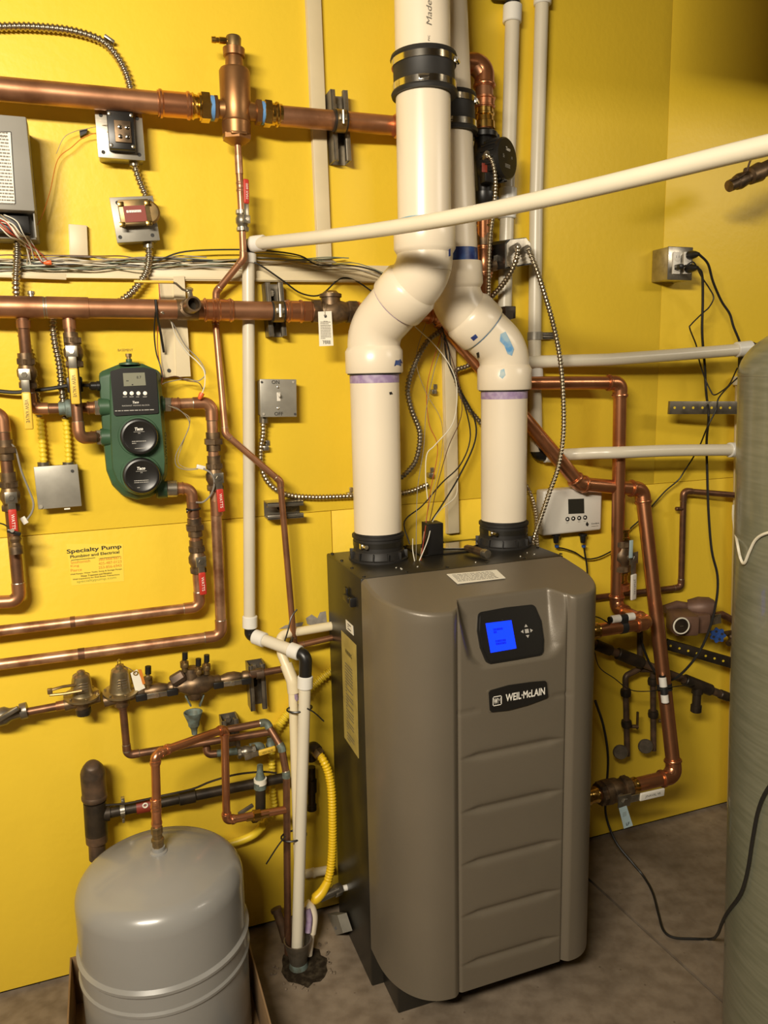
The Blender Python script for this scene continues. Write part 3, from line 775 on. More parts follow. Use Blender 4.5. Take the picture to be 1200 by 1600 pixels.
part('terminal_frame', MB().box(P(192, 206, .075) , (.032, .006, .042), ex=ex, ez=ez, bev=.001), 'bronze_dark', core)
for dx in (-.007, .007):
    for dz in (-.009, .009):
        s_ = P(193, 206, .079) + ex * dx + ez * dz
        part('terminal_screw', MB().lathe(s_, n_, [(0, .0042), (.002, .0042), (.003, .002)], 10), 'stainless', core)
for dx, dz in ((-.021, .03), (.021, -.03), (-.021, -.03), (.021, .03)):
    s_ = tc_ + n_ * .024 + ex * dx + ez * dz
    part('rivet', MB().lathe(s_, n_, [(0, .004), (.002, .003), (.0025, .001)], 10), 'galv', core)
part('conduit_connector', MB().cyl(P(209, 252, .025), P(210, 260, .025), .010, 12), 'armor_dark', t)
t, c, ex, ez, w, h = jbox('transformer_box', 'grey electrical box with brass-framed transformer and dark red label', ((174, 308), (242, 306), (247, 375), (180, 380)), .05, 'box_grey')
slots(t, c, ex, ez, w, h)
tc_ = P(210, 335, .05)
core = part('transformer', MB().box(tc_ + n_ * .013, (.062, .026, .05), ex=ex, ez=ez, bev=.002), 'brass_dull', t)
part('coil_end', MB().lathe(P(231, 334, .052), n_, [(0, .024), (.016, .024), (.020, .020), (.021, .008)], 18), 'brass_dull', core)
rl = part('red_label', MB().box(P(211, 334, .0768), (.044, .0015, .032), ex=ex, ez=ez), 'red_label', core)
printed(P(210, 330, .078), ex, ez, .032, .008, 1, 'white_print', rl, seed=2, fill=.6)
for sx in (-1, 1):
    for sz in (-1, 1):
        part('corner_tab', MB().box(P(211, 334, .076) + ex * sx * .027 + ez * sz * .020, (.012, .004, .010), ex=ex, ez=ez, bev=.001), 'brass', core)
part('conduit_connector', MB().cyl(P(232, 378, .025), P(232, 388, .025), .011, 12), 'armor_dark', t)
flex('flexible_conduit', 'armoured flexible conduit arching across the wall above the top copper pipe', uv([(-30, 42, .012), (0, 42, .012), (50, 42, .012), (110, 48, .012), (155, 62, .012), (178, 82, .012), (195, 110, .012), (204, 140, .014), (206, 172, .024)]), .0088)
solo('conduit_strap', MB().box(P(171, 62, .010), (.022, .014, .006), ex=V((1, 0, -.6)), bev=.001), 'galv', 'small strap pinning the upper conduit to the wall', 'strap')
flex('flexible_conduit', 'short armoured conduit linking the two transformer boxes', uv([(210, 258, .025), (217, 280, .022), (228, 306, .025)]), .0080)
flex('flexible_conduit', 'armoured conduit curling from the lower transformer box to behind mid header', uv([(232, 386, .025), (233, 402, .026), (229, 425, .030), (217, 444, .030), (203, 460, .028), (186, 472, .018), (170, 480, .012)]), .0085)
flex('flexible_conduit', 'armoured conduit dropping from control panel over the wire trough', uv([(27, 374, .03), (27, 400, .034), (25, 440, .034), (27, 470, .024), (33, 520, .012), (44, 560, .012), (56, 612, .012), (62, 652, .016)]), .0085)
cA = flex('flexible_conduit', 'armoured conduit curving down beside the left pump valve to square box', uv([(87, 470, .012), (83, 505, .014), (86, 535, .014), (93, 570, .014), (97, 610, .014), (102, 655, .016)]), .0085)
flex('flexible_conduit', 'yellow-painted conduit entering the square box below the long-handled valve', uv([(63, 655, .016), (66, 690, .018), (69, 728, .020)]), .0085, 'paint_yellow', pitch=.0095)
flex('flexible_conduit', 'yellow-painted conduit entering square box on the pump side', uv([(103, 655, .016), (106, 690, .018), (108, 728, .020)]), .0085, 'paint_yellow', pitch=.0095)
t, c, ex, ez, w, h = jbox('junction_box', 'worn square grey junction box under two yellow conduits', ((51, 729), (122, 726), (127, 790), (61, 797)), .04, 'box_grey')
part('knockout_hole', MB().cyl(P(113, 736, .0402), P(113, 736, .0412), .0035, 10), 'ink', t)
part('cover_screw', MB().cyl(P(64, 792, .0402), P(64, 792, .0425), .004, 10), 'galv', t)
part('chip', MB().box(P(105, 795, .041), (.012, .001, .003), ex=ex, ez=ez), 'paper', t)
for u in (68, 107): part('conduit_connector', MB().cyl(P(u, 722, .02), P(u + .5, 730, .02), .0125, 14), 'armor_dark', t)
# switch box
t, c, ex, ez, w, h = jbox('switch_box', 'grey metal toggle switch box lettered ON and OFF on wall', ((404, 592), (463, 593), (464, 651), (409, 652)), .045, 'box_grey')
for u, v, mt in ((409, 597, 'ink'), (458, 597, 'galv'), (412, 647, 'galv'), (461, 647, 'ink')):
    part('screw', MB().cyl(P(u, v, .0452), P(u, v, .0466), .0028, 10), mt, t)
lettering('ON', P(430.5, 597, .0455), ex, ez, .0085, 'ink', t, bold=.005)
lettering('OFF', P(435.5, 646.5, .0455), ex, ez, .0085, 'ink', t, bold=.005)
tg = part('switch_plate', MB().box(P(435.5, 620, .046), (.0085, .0015, .020), ex=ex, ez=ez, bev=.0005), 'white_plastic', t)
part('toggle', MB().box(P(435.8, 617, .052), (.0055, .012, .006), ex=ex, ez=V((0, -.5, 1)), bev=.001), 'white_plastic', tg)
for v in (605, 638): part('screw', MB().lathe(P(434.5, v, .0452), n_, [(0, .003), (.001, .003), (.002, .001)], 10), 'stainless', t)
part('conduit_connector', MB().cyl(P(412, 651, .022), P(412, 661, .022), .011, 12), 'armor_dark', t)
flex('flexible_conduit', 'armoured conduit sagging from the switch box along the wall behind vents', uv([(411, 658, .022), (411, 680, .018), (407, 705, .012), (410, 735, .012), (424, 759, .012), (450, 773, .012), (490, 777, .012), (530, 776, .012), (556, 775, .012), (600, 774, .012), (640, 768, .012), (668, 757, .012)]), .0075)
for i, (u, v, l) in enumerate(((415, 700, 'galvanised strap holding switch box conduit to the wall'), (546, 773, 'galvanised strap beside the left vent holding conduit to wall'), (672, 742, 'galvanised strap on wall behind the vent wires'), (677, 612, 'small galvanised wire strap high on wall behind the vent wires'))):
    solo('conduit_strap', MB().box(P(u, v, .009), (.014, .018, .012), bev=.002).box(P(u + 3, v - 8, .003), (.010, .004, .012), bev=.001), 'galv', l, 'strap')

# ------------------------------------------------------------------ top copper header
WT = .072
hd = thing('copper_header_pipe', 'thick top copper pipe with press coupling left of the air separator', 'pipe', P(-40, 150, WT))
rT = .0222
pa, pb, pc, pd = P(-60, 133.5, WT), P(246, 161.5, WT), P(299, 166, WT), P(330, 169, WT)
part('pipe', MB().tube([pa, P(300, 166, WT)], rT, 24), 'copper_old', hd)
coupling(hd, pb, pc, rT, 'copper_new', True)
axT = (pd - pa).normalized()
part('brass_adapter', MB().lathe(P(298, 166, WT), axT, [(0, rT), (0, rT * 1.08), (.004, rT * 1.22), (.008, rT * 1.08), (.014, rT * 1.0), (.016, rT * 1.2), (.020, rT * 1.2), (.022, rT)], 20).hexa(P(313, 167.5, WT), P(328, 168.8, WT), rT * 1.35), 'brass', hd)
part('thread_tape', MB().cyl(P(327.5, 168.8, WT), P(334, 169.5, WT), rT * 1.12, 18), 'tape_blue', hd)
sep = thing('air_separator', 'tall bronze air separator with vent cap on the top copper pipe', 'air separator', P(371, 226, WT))
s0, s1 = P(370.5, 228, WT), P(364.5, 56, WT); axS = (s1 - s0).normalized(); LS = (s1 - s0).length
def sv(v): return (228 - v) / 172 * LS
ps = S(P(368, 150, WT))
part('separator_body', MB().lathe(s0, axS, [(sv(213), 15 * ps), (sv(212), 22 * ps), (sv(192), 22.5 * ps), (sv(190), 21 * ps), (sv(188), 22 * ps), (sv(165), 23.5 * ps), (sv(112), 24 * ps), (sv(108), 22 * ps), (sv(107), 14 * ps), (sv(90), 13.5 * ps), (sv(88), 13 * ps), (sv(80), 12 * ps)], 32), 'bronze', sep)
part('hex_base', MB().lathe(s0, axS, [(sv(227), 10 * ps), (sv(223), 16 * ps), (sv(219), 23 * ps), (sv(211), 23 * ps)], 6), 'bronze', sep)
part('base_flange', MB().box(s0 + axS * sv(213) + n_ * 20 * ps, (24 * ps, 6 * ps, 4 * ps), bev=.001), 'bronze', sep)
part('knurled_collar', MB().lathe(s0, axS, [(sv(89), 14 * ps), (sv(88), 16.5 * ps), (sv(76), 17 * ps), (sv(74), 13 * ps)], 20), 'bronze', sep)
cap_ = part('vent_cap', MB().lathe(s0, axS, [(sv(76), 11 * ps), (sv(60), 12 * ps), (sv(57), 10.5 * ps), (sv(56), 4 * ps)], 20), 'brass_dull', sep)
vn = P(352, 64, WT)
part('vent_nipple', MB().lathe(P(356, 64, WT), P(331, 62, WT) - P(356, 64, WT), [(0, 4 * ps), (5 * ps, 5 * ps), (13 * ps, 5 * ps), (14 * ps, 4 * ps), (18 * ps, 4 * ps), (19 * ps, 5 * ps), (25 * ps, 4.5 * ps)], 12), 'brass', cap_)
for a, b in ((P(350, 171, WT), P(334, 169.5, WT)), (P(385, 174, WT), P(408, 176.5, WT))):
    part('side_port', MB().cyl(a, a.lerp(b, .7), 15 * ps, 20, r2=13 * ps).hexa(a.lerp(b, .62), b, 19 * ps), 'bronze', sep)
hd2 = thing('copper_header_pipe', 'copper pipe from air separator to behind vents, turning down into black circulator', 'pipe', P(600, 195, WT))
rT2 = .0212
part('thread_tape', MB().cyl(P(408, 176.5, WT), P(413, 177, WT), rT2 * 1.1, 18), 'tape_blue', hd2)
axT2 = (P(628, 197.5, WT) - P(440, 181, WT)).normalized()
part('brass_adapter', MB().hexa(P(412, 177, WT), P(424, 178.6, WT), rT2 * 1.3).lathe(P(423, 178.5, WT), axT2, [(0, rT2), (0, rT2 * 1.06), (.008, rT2 * 1.06), (.011, rT2 * 1.2), (.015, rT2 * 1.2), (.018, rT2 * 1.06), (.024, rT2 * 1.04), (.024, rT2)], 20), 'brass', hd2)
WU = .062
hp = [P(436, 181, WT), P(664, 200.5, .045), P(668, 96, .030), P(757, 100, .045), P(756, 205, WU)]
run('', '', hp, rT2, 'copper_old', 'copper_new', True, R=.042, t=hd2, leg=.012)
coupling(hd2, P(616, 196.5, WT), P(640, 198.5, WT), rT2, 'copper_new', True)
coupling(hd2, P(757, 152, WU), P(756.5, 170, WU), rT2, 'copper_new', True)
part('brass_adapter', MB().lathe(P(756.5, 170, WU), P(756, 205, WU) - P(756.5, 170, WU), [(0, rT2), (0, rT2 * 1.02), (.010, rT2 * 1.02), (.012, rT2 * 1.15), (.016, rT2 * 1.15), (.018, rT2 * 1.0), (.028, rT2 * 1.05), (.03, rT2 * 1.2), (.046, rT2 * 1.25), (.046, rT2)], 20), 'brass', hd2)
strut('galvanised strut channel clamping the top copper pipe near the cream channel', P(524, 205), P(521, 153) - P(527, 257), .150, clamp=(P(531, 189, WT), axT2, rT2), Dp=.045, W=.041)

# separator drain tube with red valve
rD = .0076
dr = thing('drain_tube', 'slim copper drain tube zigzagging down the wall from air separator to boiler', 'pipe', P(458, 1006, .03))
dpts = uv([(371.5, 226, WT), (378, 345, WT), (380.5, 404, WT), (338, 456, .030), (336.5, 500, .022), (352, 678, .055), (438, 752, .066), (460, 1010, .054), (530, 994, .054)])
run('', '', dpts, rD, 'copper_old', 'copper_old', t=dr, R=.014, leg=.008)
coupling(dr, P(372.5, 244, WT), P(374, 272, WT), rD, 'copper_worn')
coupling(dr, P(375.2, 284, WT), P(376, 300, WT), rD, 'copper_worn', True)
ball_valve('small valve with red grip hanging under the air separator', P(378.5, 345, WT), V(dpts[1] - dpts[0]), .0088, V((.3, -1, 0)), V((0.03, 0, 1)), .082, 'grip_red', 'galv_dark', silver=.42, gw=.010, writing='MAX 600')

# ------------------------------------------------------------------ mid copper header
WM = .070; rM = .0207
mh = thing('copper_header_pipe', 'long mid copper header with tees feeding the green mixing block', 'pipe', P(-40, 480, WM))
def M(u, v=None): return P(u, 479.5 + u * .0150 if v is None else v, WM)
part('pipe', MB().tube([M(-60), M(495)], rM, 24), 'copper_old', mh)
axM = (M(495) - M(-60)).normalized()
for a, b in ((-30, 68), (74, 139)):
    coupling(mh, M(a), M(b), rM, 'copper_old', False, 'tee', 1.08)
for u in (68, 72): part('solder_ring', MB().lathe(M(u), axM, [(0, rM), (0, rM * 1.06), (.003, rM * 1.06), (.003, rM)], 24), 'solder', mh)
coupling(mh, M(318), M(336), rM, 'copper_new', True); coupling(mh, M(336), M(364), rM, 'copper_new', True)
coupling(mh, M(446), M(474), rM, 'copper_new', True)
part('hex_adapter', MB().hexa(M(472), M(486), rM * 1.22), 'copper_new', mh)
part('vent_plug', MB().lathe(P(49, 465, WM), ZA, [(0, .006), (.006, .006), (.007, .008), (.012, .008), (.013, .004)], 10), 'galv', mh)
dv = thing('drain_valve', 'brown hose drain valve with long yellow lever on the mid header', 'valve', P(300, 480, WM))
v0 = M(290); v1_ = P(303, 474.5, WM + .055)
part('valve_body', MB().lathe(v0, v1_ - v0, [(0, .019), (.018, .019), (.020, .014), (.034, .014), (.036, .0165), (.056, .0165), (.056, .0125), (.032, .0115)], 20), 'bronze_dark', dv)
part('bore', MB().cyl(v0.lerp(v1_, .5), v0.lerp(v1_, .62), .0116, 16), 'dark_gap', dv)
part('coupling', MB().lathe(M(276), axM, [(0, rM), (0, rM * 1.08), (.045, rM * 1.08), (.045, rM)], 24), 'bronze_dark', dv)
sn = P(296, 455, WM + .02)
part('stem', MB().cyl(P(298, 466, WM + .03), sn, .006, 10).hexa(sn, sn + V((0, -.003, .006)), .008), 'galv', dv)
part('lever', MB().tube(uv([(296, 456, WM + .022), (285, 452, WM + .03), (275, 443, WM + .035), (268, 441, WM + .035)]), .0026, 8), 'galv', dv)
part('grip', MB().box((P(268, 441, WM + .035) + P(212, 440, WM + .035)) / 2, (.080, .012, .0055), ex=P(268, 441, WM + .035) - P(212, 440, WM + .035), bev=.002), 'grip_yellow', dv)
strut('galvanised strut channel clamping the mid copper header beside check valve', P(425, 486), P(421, 440) - P(428, 530), .120, clamp=(M(434, 487), axM, rM), Dp=.045)
# check valve with tag
cv = thing('check_valve', 'bronze check valve with round screw cap and hanging paper tag', 'valve', P(522, 500, WM))
c0, c1 = M(488), M(556); Lc = (c1 - c0).length; pc_ = S(c0)
part('valve_body', MB().lathe(c0, c1 - c0, [(0, rM), (0, 17 * pc_), (.016, 17 * pc_), (.018, 13.5 * pc_), (.030, 16 * pc_), (Lc * .5, 20 * pc_), (Lc - .030, 16 * pc_), (Lc - .018, 13.5 * pc_), (Lc - .016, 17 * pc_), (Lc, 17 * pc_), (Lc, rM)], 24), 'bronze_dark', cv)
for a, b in ((488, 500), (542, 556)): part('hex_end', MB().hexa(M(a), M(b), 19 * pc_), 'bronze_dark', cv)
part('bonnet', MB().lathe(P(517, 480, WM), ZA, [(0, 15 * pc_), (14 * pc_, 15 * pc_), (15 * pc_, 17.5 * pc_), (20 * pc_, 17.5 * pc_), (21 * pc_, 14 * pc_)], 24), 'bronze_dark', cv)
part('screw_cap', MB().lathe(P(517, 461, WM), ZA, [(0, 13 * pc_), (3 * pc_, 13 * pc_), (6 * pc_, 10 * pc_), (7 * pc_, 4 * pc_)], 8), 'brass_dull', cv)
tg4 = [P(u, v, WM + .034) for u, v in ((497, 487), (518, 486), (521, 540), (499, 541))]
tgp = part('paper_tag', MB().prism(tg4, YA * .0005), 'paper', cv, 'white printed paper tag')
part('tag_hole', MB().cyl(P(508, 494, WM + .0341), P(508, 494, WM + .0346), .0038, 12), 'ink', tgp)
printed(P(509.5, 516, WM + .0342), XA, ZA, .026, .040, 11, 'ink_grey', tgp, seed=21, fill=.4)
printed(P(510, 535, WM + .0342), ZA * -1, XA, .009, .020, 9, 'ink', tgp, 'bar_code', seed=22, fill=.5)
lettering('Warning', P(508.5, 502, WM + .0342), XA, ZA, .0025, 'ink', tgp)
part('tag_wire', MB().tube(uv([(508, 494, WM + .035), (507, 482, WM + .036), (510, 474, WM + .030)]), .0008, 6), 'solder', tgp)

# header continuing behind vents, diagonal to the right, return into boiler
rR = .0195; WD = .042
ret = thing('return_pipe', 'bright copper run slanting behind the vents then dropping to boiler return', 'pipe', P(1050, 1215, .227))
rp_ = [M(552), P(682, 491, .036), P(905, 756, .066), P(1003, 764.5, .066), P(1054, 1212, .228)]
rp_.append(V((1.012, -.228, PX(935, 1250, 1.147).z if False else P(935, 1250, .228).z)))
rp_[-1] = V((1.02, rp_[4].y, rp_[4].z + 0.0))
run('', '', rp_, rR, 'copper_new', 'copper_new', True, R=.038, t=ret, leg=.010)
coupling(ret, M(556), M(578), rM * .95, 'copper_new', True)

# ------------------------------------------------------------------ supply column: pump, actuator valve, supply to boiler
WS2 = .050; rS = .0178
sup = thing('supply_pipe', 'copper supply run below the circulator looping right and down to boiler', 'pipe', P(972, 945, WS2))
xs_ = P(972, 950, .075)
fwd = V((xs_.x, -.203, xs_.z))
spts = [P(755, 318, WU), P(755, 430, .046), P(757, 500, .044), P(801, 599, .050), P(969, 598, .075), P(972, 950, .075), fwd, V((1.02, -.203, xs_.z))]
spts[5] = V((spts[4].x + .012, -.075, xs_.z)); spts[6] = V((spts[5].x, -.21, xs_.z)); spts[7] = V((1.02, -.21, xs_.z))
run('', '', spts, rS, 'copper_new', 'copper_new', True, R=.034, t=sup, leg=.008)
part('brass_adapter', MB().lathe(P(755, 328, WU), P(755.5, 362, WS2) - P(755, 328, WU), [(0, rS), (0, rS * 1.25), (.010, rS * 1.25), (.012, rS * 1.05), (.030, rS * 1.05), (.032, rS * 1.2), (.038, rS * 1.2), (.038, rS)], 20), 'brass', sup)
coupling(sup, P(755.5, 366, WS2), P(755.5, 384, WS2), rS, 'bronze_dark', False, k=1.3)
coupling(sup, P(755.8, 386, WS2), P(755.8, 430, WS2), rS, 'copper_new', True, k=1.2)
# brass nipples at the boiler
for pz, yy, nm in ((spts[6].z, -.21, 'supply'), (rp_[4].z, rp_[4].y, 'return')):
    b0 = V((1.17, yy, pz))
    (sup if nm == 'supply' else ret)
    part('brass_adapter', MB().lathe(b0 - XA * .09, XA, [(0, rS), (0, rS * 1.18), (.05, rS * 1.18), (.055, rS * 1.3), (.070, rS * 1.3), (.072, rS * 1.12), (.088, rS * 1.12), (.092, rS * 1.25), (.097, rS * 1.25), (.10, rS * 1.1), (.10, rS)], 20), 'brass', sup if nm == 'supply' else ret)
# circulator
pu = thing('circulator_pump', 'black circulator pump with round finned motor beside the upper vents', 'pump', P(757, 300, WU))
pf0, pf1 = P(756, 204, WU), P(755, 320, WU); axp = (pf1 - pf0).normalized(); pp_ = S(pf0)
part('pump_body', MB().lathe(pf0, axp, [(0, rS), (0, 16 * pp_), (4 * pp_, 21 * pp_), (11 * pp_, 21 * pp_), (12 * pp_, 14 * pp_), (28 * pp_, 17 * pp_), (50 * pp_, 18.5 * pp_), (75 * pp_, 17 * pp_), (92 * pp_, 14 * pp_), (93 * pp_, 20 * pp_), (104 * pp_, 20 * pp_), (112 * pp_, 16 * pp_), (112 * pp_, rS)], 24), 'plastic_black', pu)
for s_ in (5, 97):
    for sg in (-1, 1):
        f0 = pf0 + axp * s_ * pp_ + XA * sg * 21 * pp_
        part('flange_ear', MB().cyl(f0, f0 + axp * 9 * pp_, 6 * pp_, 12), 'plastic_black', pu)
        part('flange_bolt', MB().hexa(f0 - axp * .004, f0, .006), 'galv', pu)
mc = P(766, 254, WU + .02); md = V((.52, -.85, .03)).normalized()
part('motor_housing', MB().lathe(mc - md * .02, md, [(0, 20 * pp_), (.005, 28 * pp_), (.030, 30 * pp_), (.058, 30 * pp_)], 32), 'plastic_black', pu)
fc = mc + md * .040
mcap = part('motor_cap', MB().lathe(fc - md * .004, md, [(0, 31 * pp_), (.008, 31 * pp_), (.011, 29 * pp_), (.012, 5 * pp_)], 32), 'plastic_black', pu)
mx_, my_ = perp(md)
for k in range(20):
    a = 2 * math.pi * k / 20; e_ = mx_ * math.cos(a) + my_ * math.sin(a)
    part('cooling_fin', MB().box(mc + md * .018 + e_ * 31 * pp_, (.008, .05, .004), ex=e_, ez=md.cross(e_), bev=.0008) if False else MB().box(mc + md * .018 + e_ * 30.5 * pp_, (.007, .003, .036), ex=e_, ez=md, bev=.0008), 'plastic_black', pu)
tx = V((-md.y, md.x, 0)) * 1.0
if tx.dot(XA) < 0: tx = -tx
fcap = fc + md * .0082
lettering('Taco', fcap + ZA * .020, tx, ZA, .008, 'white_print', mcap, bold=.02, shear=.2)
for dx, dz, w_, s_ in ((-.020, .002, .008, 31), (.020, .002, .010, 32), (0, -.018, .026, 33)):
    printed(fcap + tx * dx + ZA * dz, tx, ZA, w_, .009, 3, 'grey_print', mcap, seed=s_, fill=.4)
part('wiring_box', MB().box(P(764, 268, WU + .040), (.036, .030, .055), bev=.004), 'plastic_black', pu)
part('conduit_connector', MB().cyl(P(758, 246, WU + .05), P(762, 241, WU + .065), .009, 12), 'galv', pu)
part('data_plate', MB().box(P(757, 262, WU + .0562), (.014, .001, .020)), 'red_label', pu)
flex('flexible_conduit', 'thin armoured conduit arcing from the circulator down past the zone valve motor', uv([(760, 242, WU + .062), (767, 248, WU + .070), (773, 268, WU + .07), (774, 295, WU + .06), (771, 330, WU + .045), (766, 370, WU + .035), (764, 420, WU + .03), (763, 465, WU + .02)]), .0056, pitch=.0075)
# actuator
ac = thing('valve_actuator', 'boxy black and silver valve motor with two conduits on its end', 'actuator', P(797, 420, .06))
a0 = P(768, 402, .045); fa = [P(u, v, .105) for u, v in ((789, 380), (795, 374), (822, 371), (829, 380), (830, 413), (789, 420))]
part('housing', MB().prism([p + V((0, 0, 0)) for p in fa], V((-.004, .075, 0.006))), 'plastic_black', ac)
part('end_plate', MB().prism([f_ + n_ * .004 + (sum(fa, V()) / 6 - f_) * .08 for f_ in fa], YA * .004), 'galv', ac, 'silver end plate')
part('nameplate', MB().prism([P(u, v, .07) for u, v in ((771.5, 400), (780, 397), (780, 407), (771.5, 410))], V((.004, .001, 0))), 'galv_dark', ac)
part('neck', MB().cyl(P(757, 418, .052), P(775, 413, .06), .015, 16), 'bronze_dark', ac)
for u, v in ((808, 385), (824, 388)):
    part('conduit_connector', MB().cyl(P(u, v, .105), P(u + 1, v + 2, .125), .009, 12), 'galv', ac)
flex('flexible_conduit', 'armoured conduit looping from valve motor end back behind the vent', uv([(809, 386, .122), (808, 400, .128), (800, 422, .11), (786, 444, .08), (770, 462, .05), (757, 478, .03)]), .0072)
flex('flexible_conduit', 'long armoured conduit hanging from valve motor down to boiler top', uv([(825, 389, .122), (838, 420, .13), (851, 460, .13), (864, 505, .13), (875, 560, .13), (880, 620, .13), (880, 680, .13), (872, 730, .13), (860, 765, .13), (848, 800, .13), (836, 835, .14), (827, 866, .17)]), .0068)
flex('flexible_conduit', 'short armoured conduit from behind the right vent to boiler top', uv([(820, 755, .03), (830, 775, .05), (837, 805, .09), (838, 835, .13), (840, 864, .17)]), .0062)
flex('flexible_conduit', 'dark armoured conduit snaking down beside the left vent under its elbow', uv([(700, 512, .03), (687, 518, .035), (666, 536, .04), (647, 572, .04), (637, 607, .04), (643, 640, .04), (656, 677, .04), (651, 716, .035), (636, 738, .03), (618, 752, .022)]), .0072, 'armor_dark')
flex('flexible_conduit', 'dark conduit piece bending behind the right vent above the wires', uv([(745, 566, .030), (728, 573, .03), (712, 581, .030), (717, 608, .030), (731, 636, .022), (752, 662, .02)]), .0066, 'armor_dark')
solo('galvanised_angle', MB().box(P(791, 489, .065), (.030, .045, .030), bev=.002).box(P(794, 492, .09), (.022, .012, .020)), 'iron_pipe', 'small dark square bracket stub beside the right vent elbow', 'bracket')

# ------------------------------------------------------------------ PEX and PVC lines
def pexrun(name, label, pts, r, mt='pex', caps=(), black=(), cat='pipe', R=None):
    t = thing(name, label, cat, min(pts, key=lambda p: p.z))
    part('pipe', MB().tube(pts if R is None else fillet(pts, R, 6), r, 20), mt, t)
    for a, b in caps: part('crimp_sleeve', MB().cyl(a, b, r * 1.28, 20, bev=.002), 'pex_cap', t)
    for pl in black: part('elbow_fitting', MB().tube(fillet(pl, r * 1.1, 6), r * 1.02, 16), 'plastic_black', t)
    return t
WP = .036; rP = .0142
# long diagonal pipe coming towards the viewer
d0 = P(398, 381, .05); d1 = P(1200, 226, 1.0); d2 = d1 + (d1 - d0) * .35
lp = []
for k in range(25):
    s_ = k / 24 * 1.35; q = d0 + (d1 - d0) * s_; q.z -= .020 * math.sin(math.pi * min(1, s_)) ; lp.append(q)
pexrun('long_ivory_pipe', 'long ivory plastic pipe rising from left wall across the vents towards room', lp, .0138, 'pex', caps=((P(393, 381.5, .045), P(413, 379.5, .07)),), black=((P(388, 398, WP), P(388, 381, .04), P(402, 380.5, .055)),))
pexrun('white_riser_pipe', 'straight white plastic pipe dropping down the wall behind the mid header', [P(388, 398, WP), P(390, 975, WP)], rP, 'pex_grey', caps=((P(388, 396, WP), P(388, 412, WP)), (P(390.5, 962, WP), P(390.6, 981, WP))))
ph = [P(399, 996, .045), P(470, 1021, .145)]
lowp = thing('white_drain_pipe', 'white plastic pipe elbowing forward then dropping into the floor drain', 'pipe', P(463, 1490, .18))
qa, qb, qc = P(391, 985, WP), P(391, 992, WP), P(478, 1024, .16)
qe = P(464, 1492, .175)
part('pipe', MB().tube([qb.lerp(qc, .16), qb.lerp(qc, .86)], rP, 20).tube([qc + (qe - qc) * .06, qe], rP * 1.0, 20), 'pex', lowp)
part('elbow_fitting', MB().tube(fillet([qa + ZA * .004, qb, qb.lerp(qc, .22)], rP, 6), rP * 1.0, 16), 'plastic_black', lowp)
part('elbow_fitting', MB().tube(fillet([qb.lerp(qc, .80), qc, qc + (qe - qc) * .09], rP * 1.3, 8), rP * 1.06, 16), 'plastic_black', lowp)
for a, b in ((qb.lerp(qc, .08), qb.lerp(qc, .27)), (qb.lerp(qc, .72), qb.lerp(qc, .90)), (qc + (qe - qc) * .065, qc + (qe - qc) * .105)):
    part('crimp_sleeve', MB().cyl(a, b, rP * 1.28, 20, bev=.002), 'pex_cap', lowp)
# condensate pvc
cd = thing('condensate_pipe', 'cream condensate pipe from boiler side bending down into floor drain', 'pipe', P(463, 1480, .150))
cpts = uv([(530, 976, .05), (437, 992, .05), (440, 1022, .085), (457, 1064, .125)]) + [P(459, 1115, .135), P(470, 1470, .145), P(472, 1490, .15)]
part('pipe', MB().tube(fillet(cpts, .02, 6), .0112, 18), 'pvc_yellowed', cd)
part('elbow', MB().tube(fillet([P(447, 1038, .106), P(457, 1064, .125), P(459, 1082, .128)], .02, 6), .0148, 18), 'pvc_yellowed', cd)
part('primer_smear', MB().tube([P(458.5, 1082, .128), P(459, 1094, .130)], .0118, 18), 'primer_purple', cd)
# bottom drain cup etc.
DC = PZ(462, 1538, 0); DC = V((.352, -.170, 0))
cup = thing('drain_cup', 'grey metal drain funnel standing in the rough floor hole', 'floor drain', DC)
part('funnel', MB().lathe(DC + ZA * .012, ZA, [(0, .017), (.004, .022), (.020, .024), (.060, .033), (.064, .034), (.064, .031), (.060, .030), (.03, .024)], 24), 'galv_dark', cup)
part('green_base', MB().lathe(DC, ZA, [(0, .024), (.014, .022), (.016, .018)], 16), 'copper_green', cup)
rg = random.Random(2)
gm = MB(); gp_ = [DC + V((.012 + math.cos(a) * .056 * rg.uniform(.9, 1.12), -.002 + math.sin(a) * .066 * rg.uniform(.9, 1.12), .0002)) for a in [2 * math.pi * k / 22 for k in range(22)]]
part('drain_grime', gm.prism(gp_, ZA * .0012), 'drain_dirt', cup, 'dark wet grime around the drain')
for k in range(26):
    a = rg.uniform(0, 6.28); rr_ = rg.uniform(.058, .085)
    part('concrete_crumb', MB().box(DC + V((.012 + math.cos(a) * rr_, math.sin(a) * rr_ * 1.2, .002)), (rg.uniform(.004, .010), rg.uniform(.003, .007), .004), ex=V((math.cos(a * 3), math.sin(a * 3), 0)), bev=.0008), 'concrete', cup)
pv = thing('pvc_elbow_drain', 'short white plastic elbow smeared with purple primer beside the drain pipe', 'pipe fitting', P(485, 1490, .16))
part('elbow', MB().tube(smooth(uv([(478, 1412, .13), (486, 1420, .135), (489, 1435, .14), (486, 1458, .145)]), 5), .0125, 16), 'pvc', pv)
part('pipe', MB().tube(uv([(486, 1456, .145), (482, 1492, .155)]), .0100, 16), 'pvc', pv)
part('primer_smear', MB().tube(smooth(uv([(480, 1420, .142), (483, 1435, .150), (481, 1456, .155)]), 5), .0085, 12), 'primer_purple', pv)
ip = P(434, 1422, .06)
solo('stub_pipe', MB().tube(uv([(431, 1420, .055), (440, 1445, .07), (447, 1470, .085)]), .0115, 16).lathe(P(432.5, 1424, .058), P(431, 1420, .055) - P(440, 1445, .07), [(0, .0115), (0, .0145), (.008, .0145), (.008, .010)], 16), 'iron_rust', 'short rusty stub pipe sticking up by the wall at the drain', 'pipe')
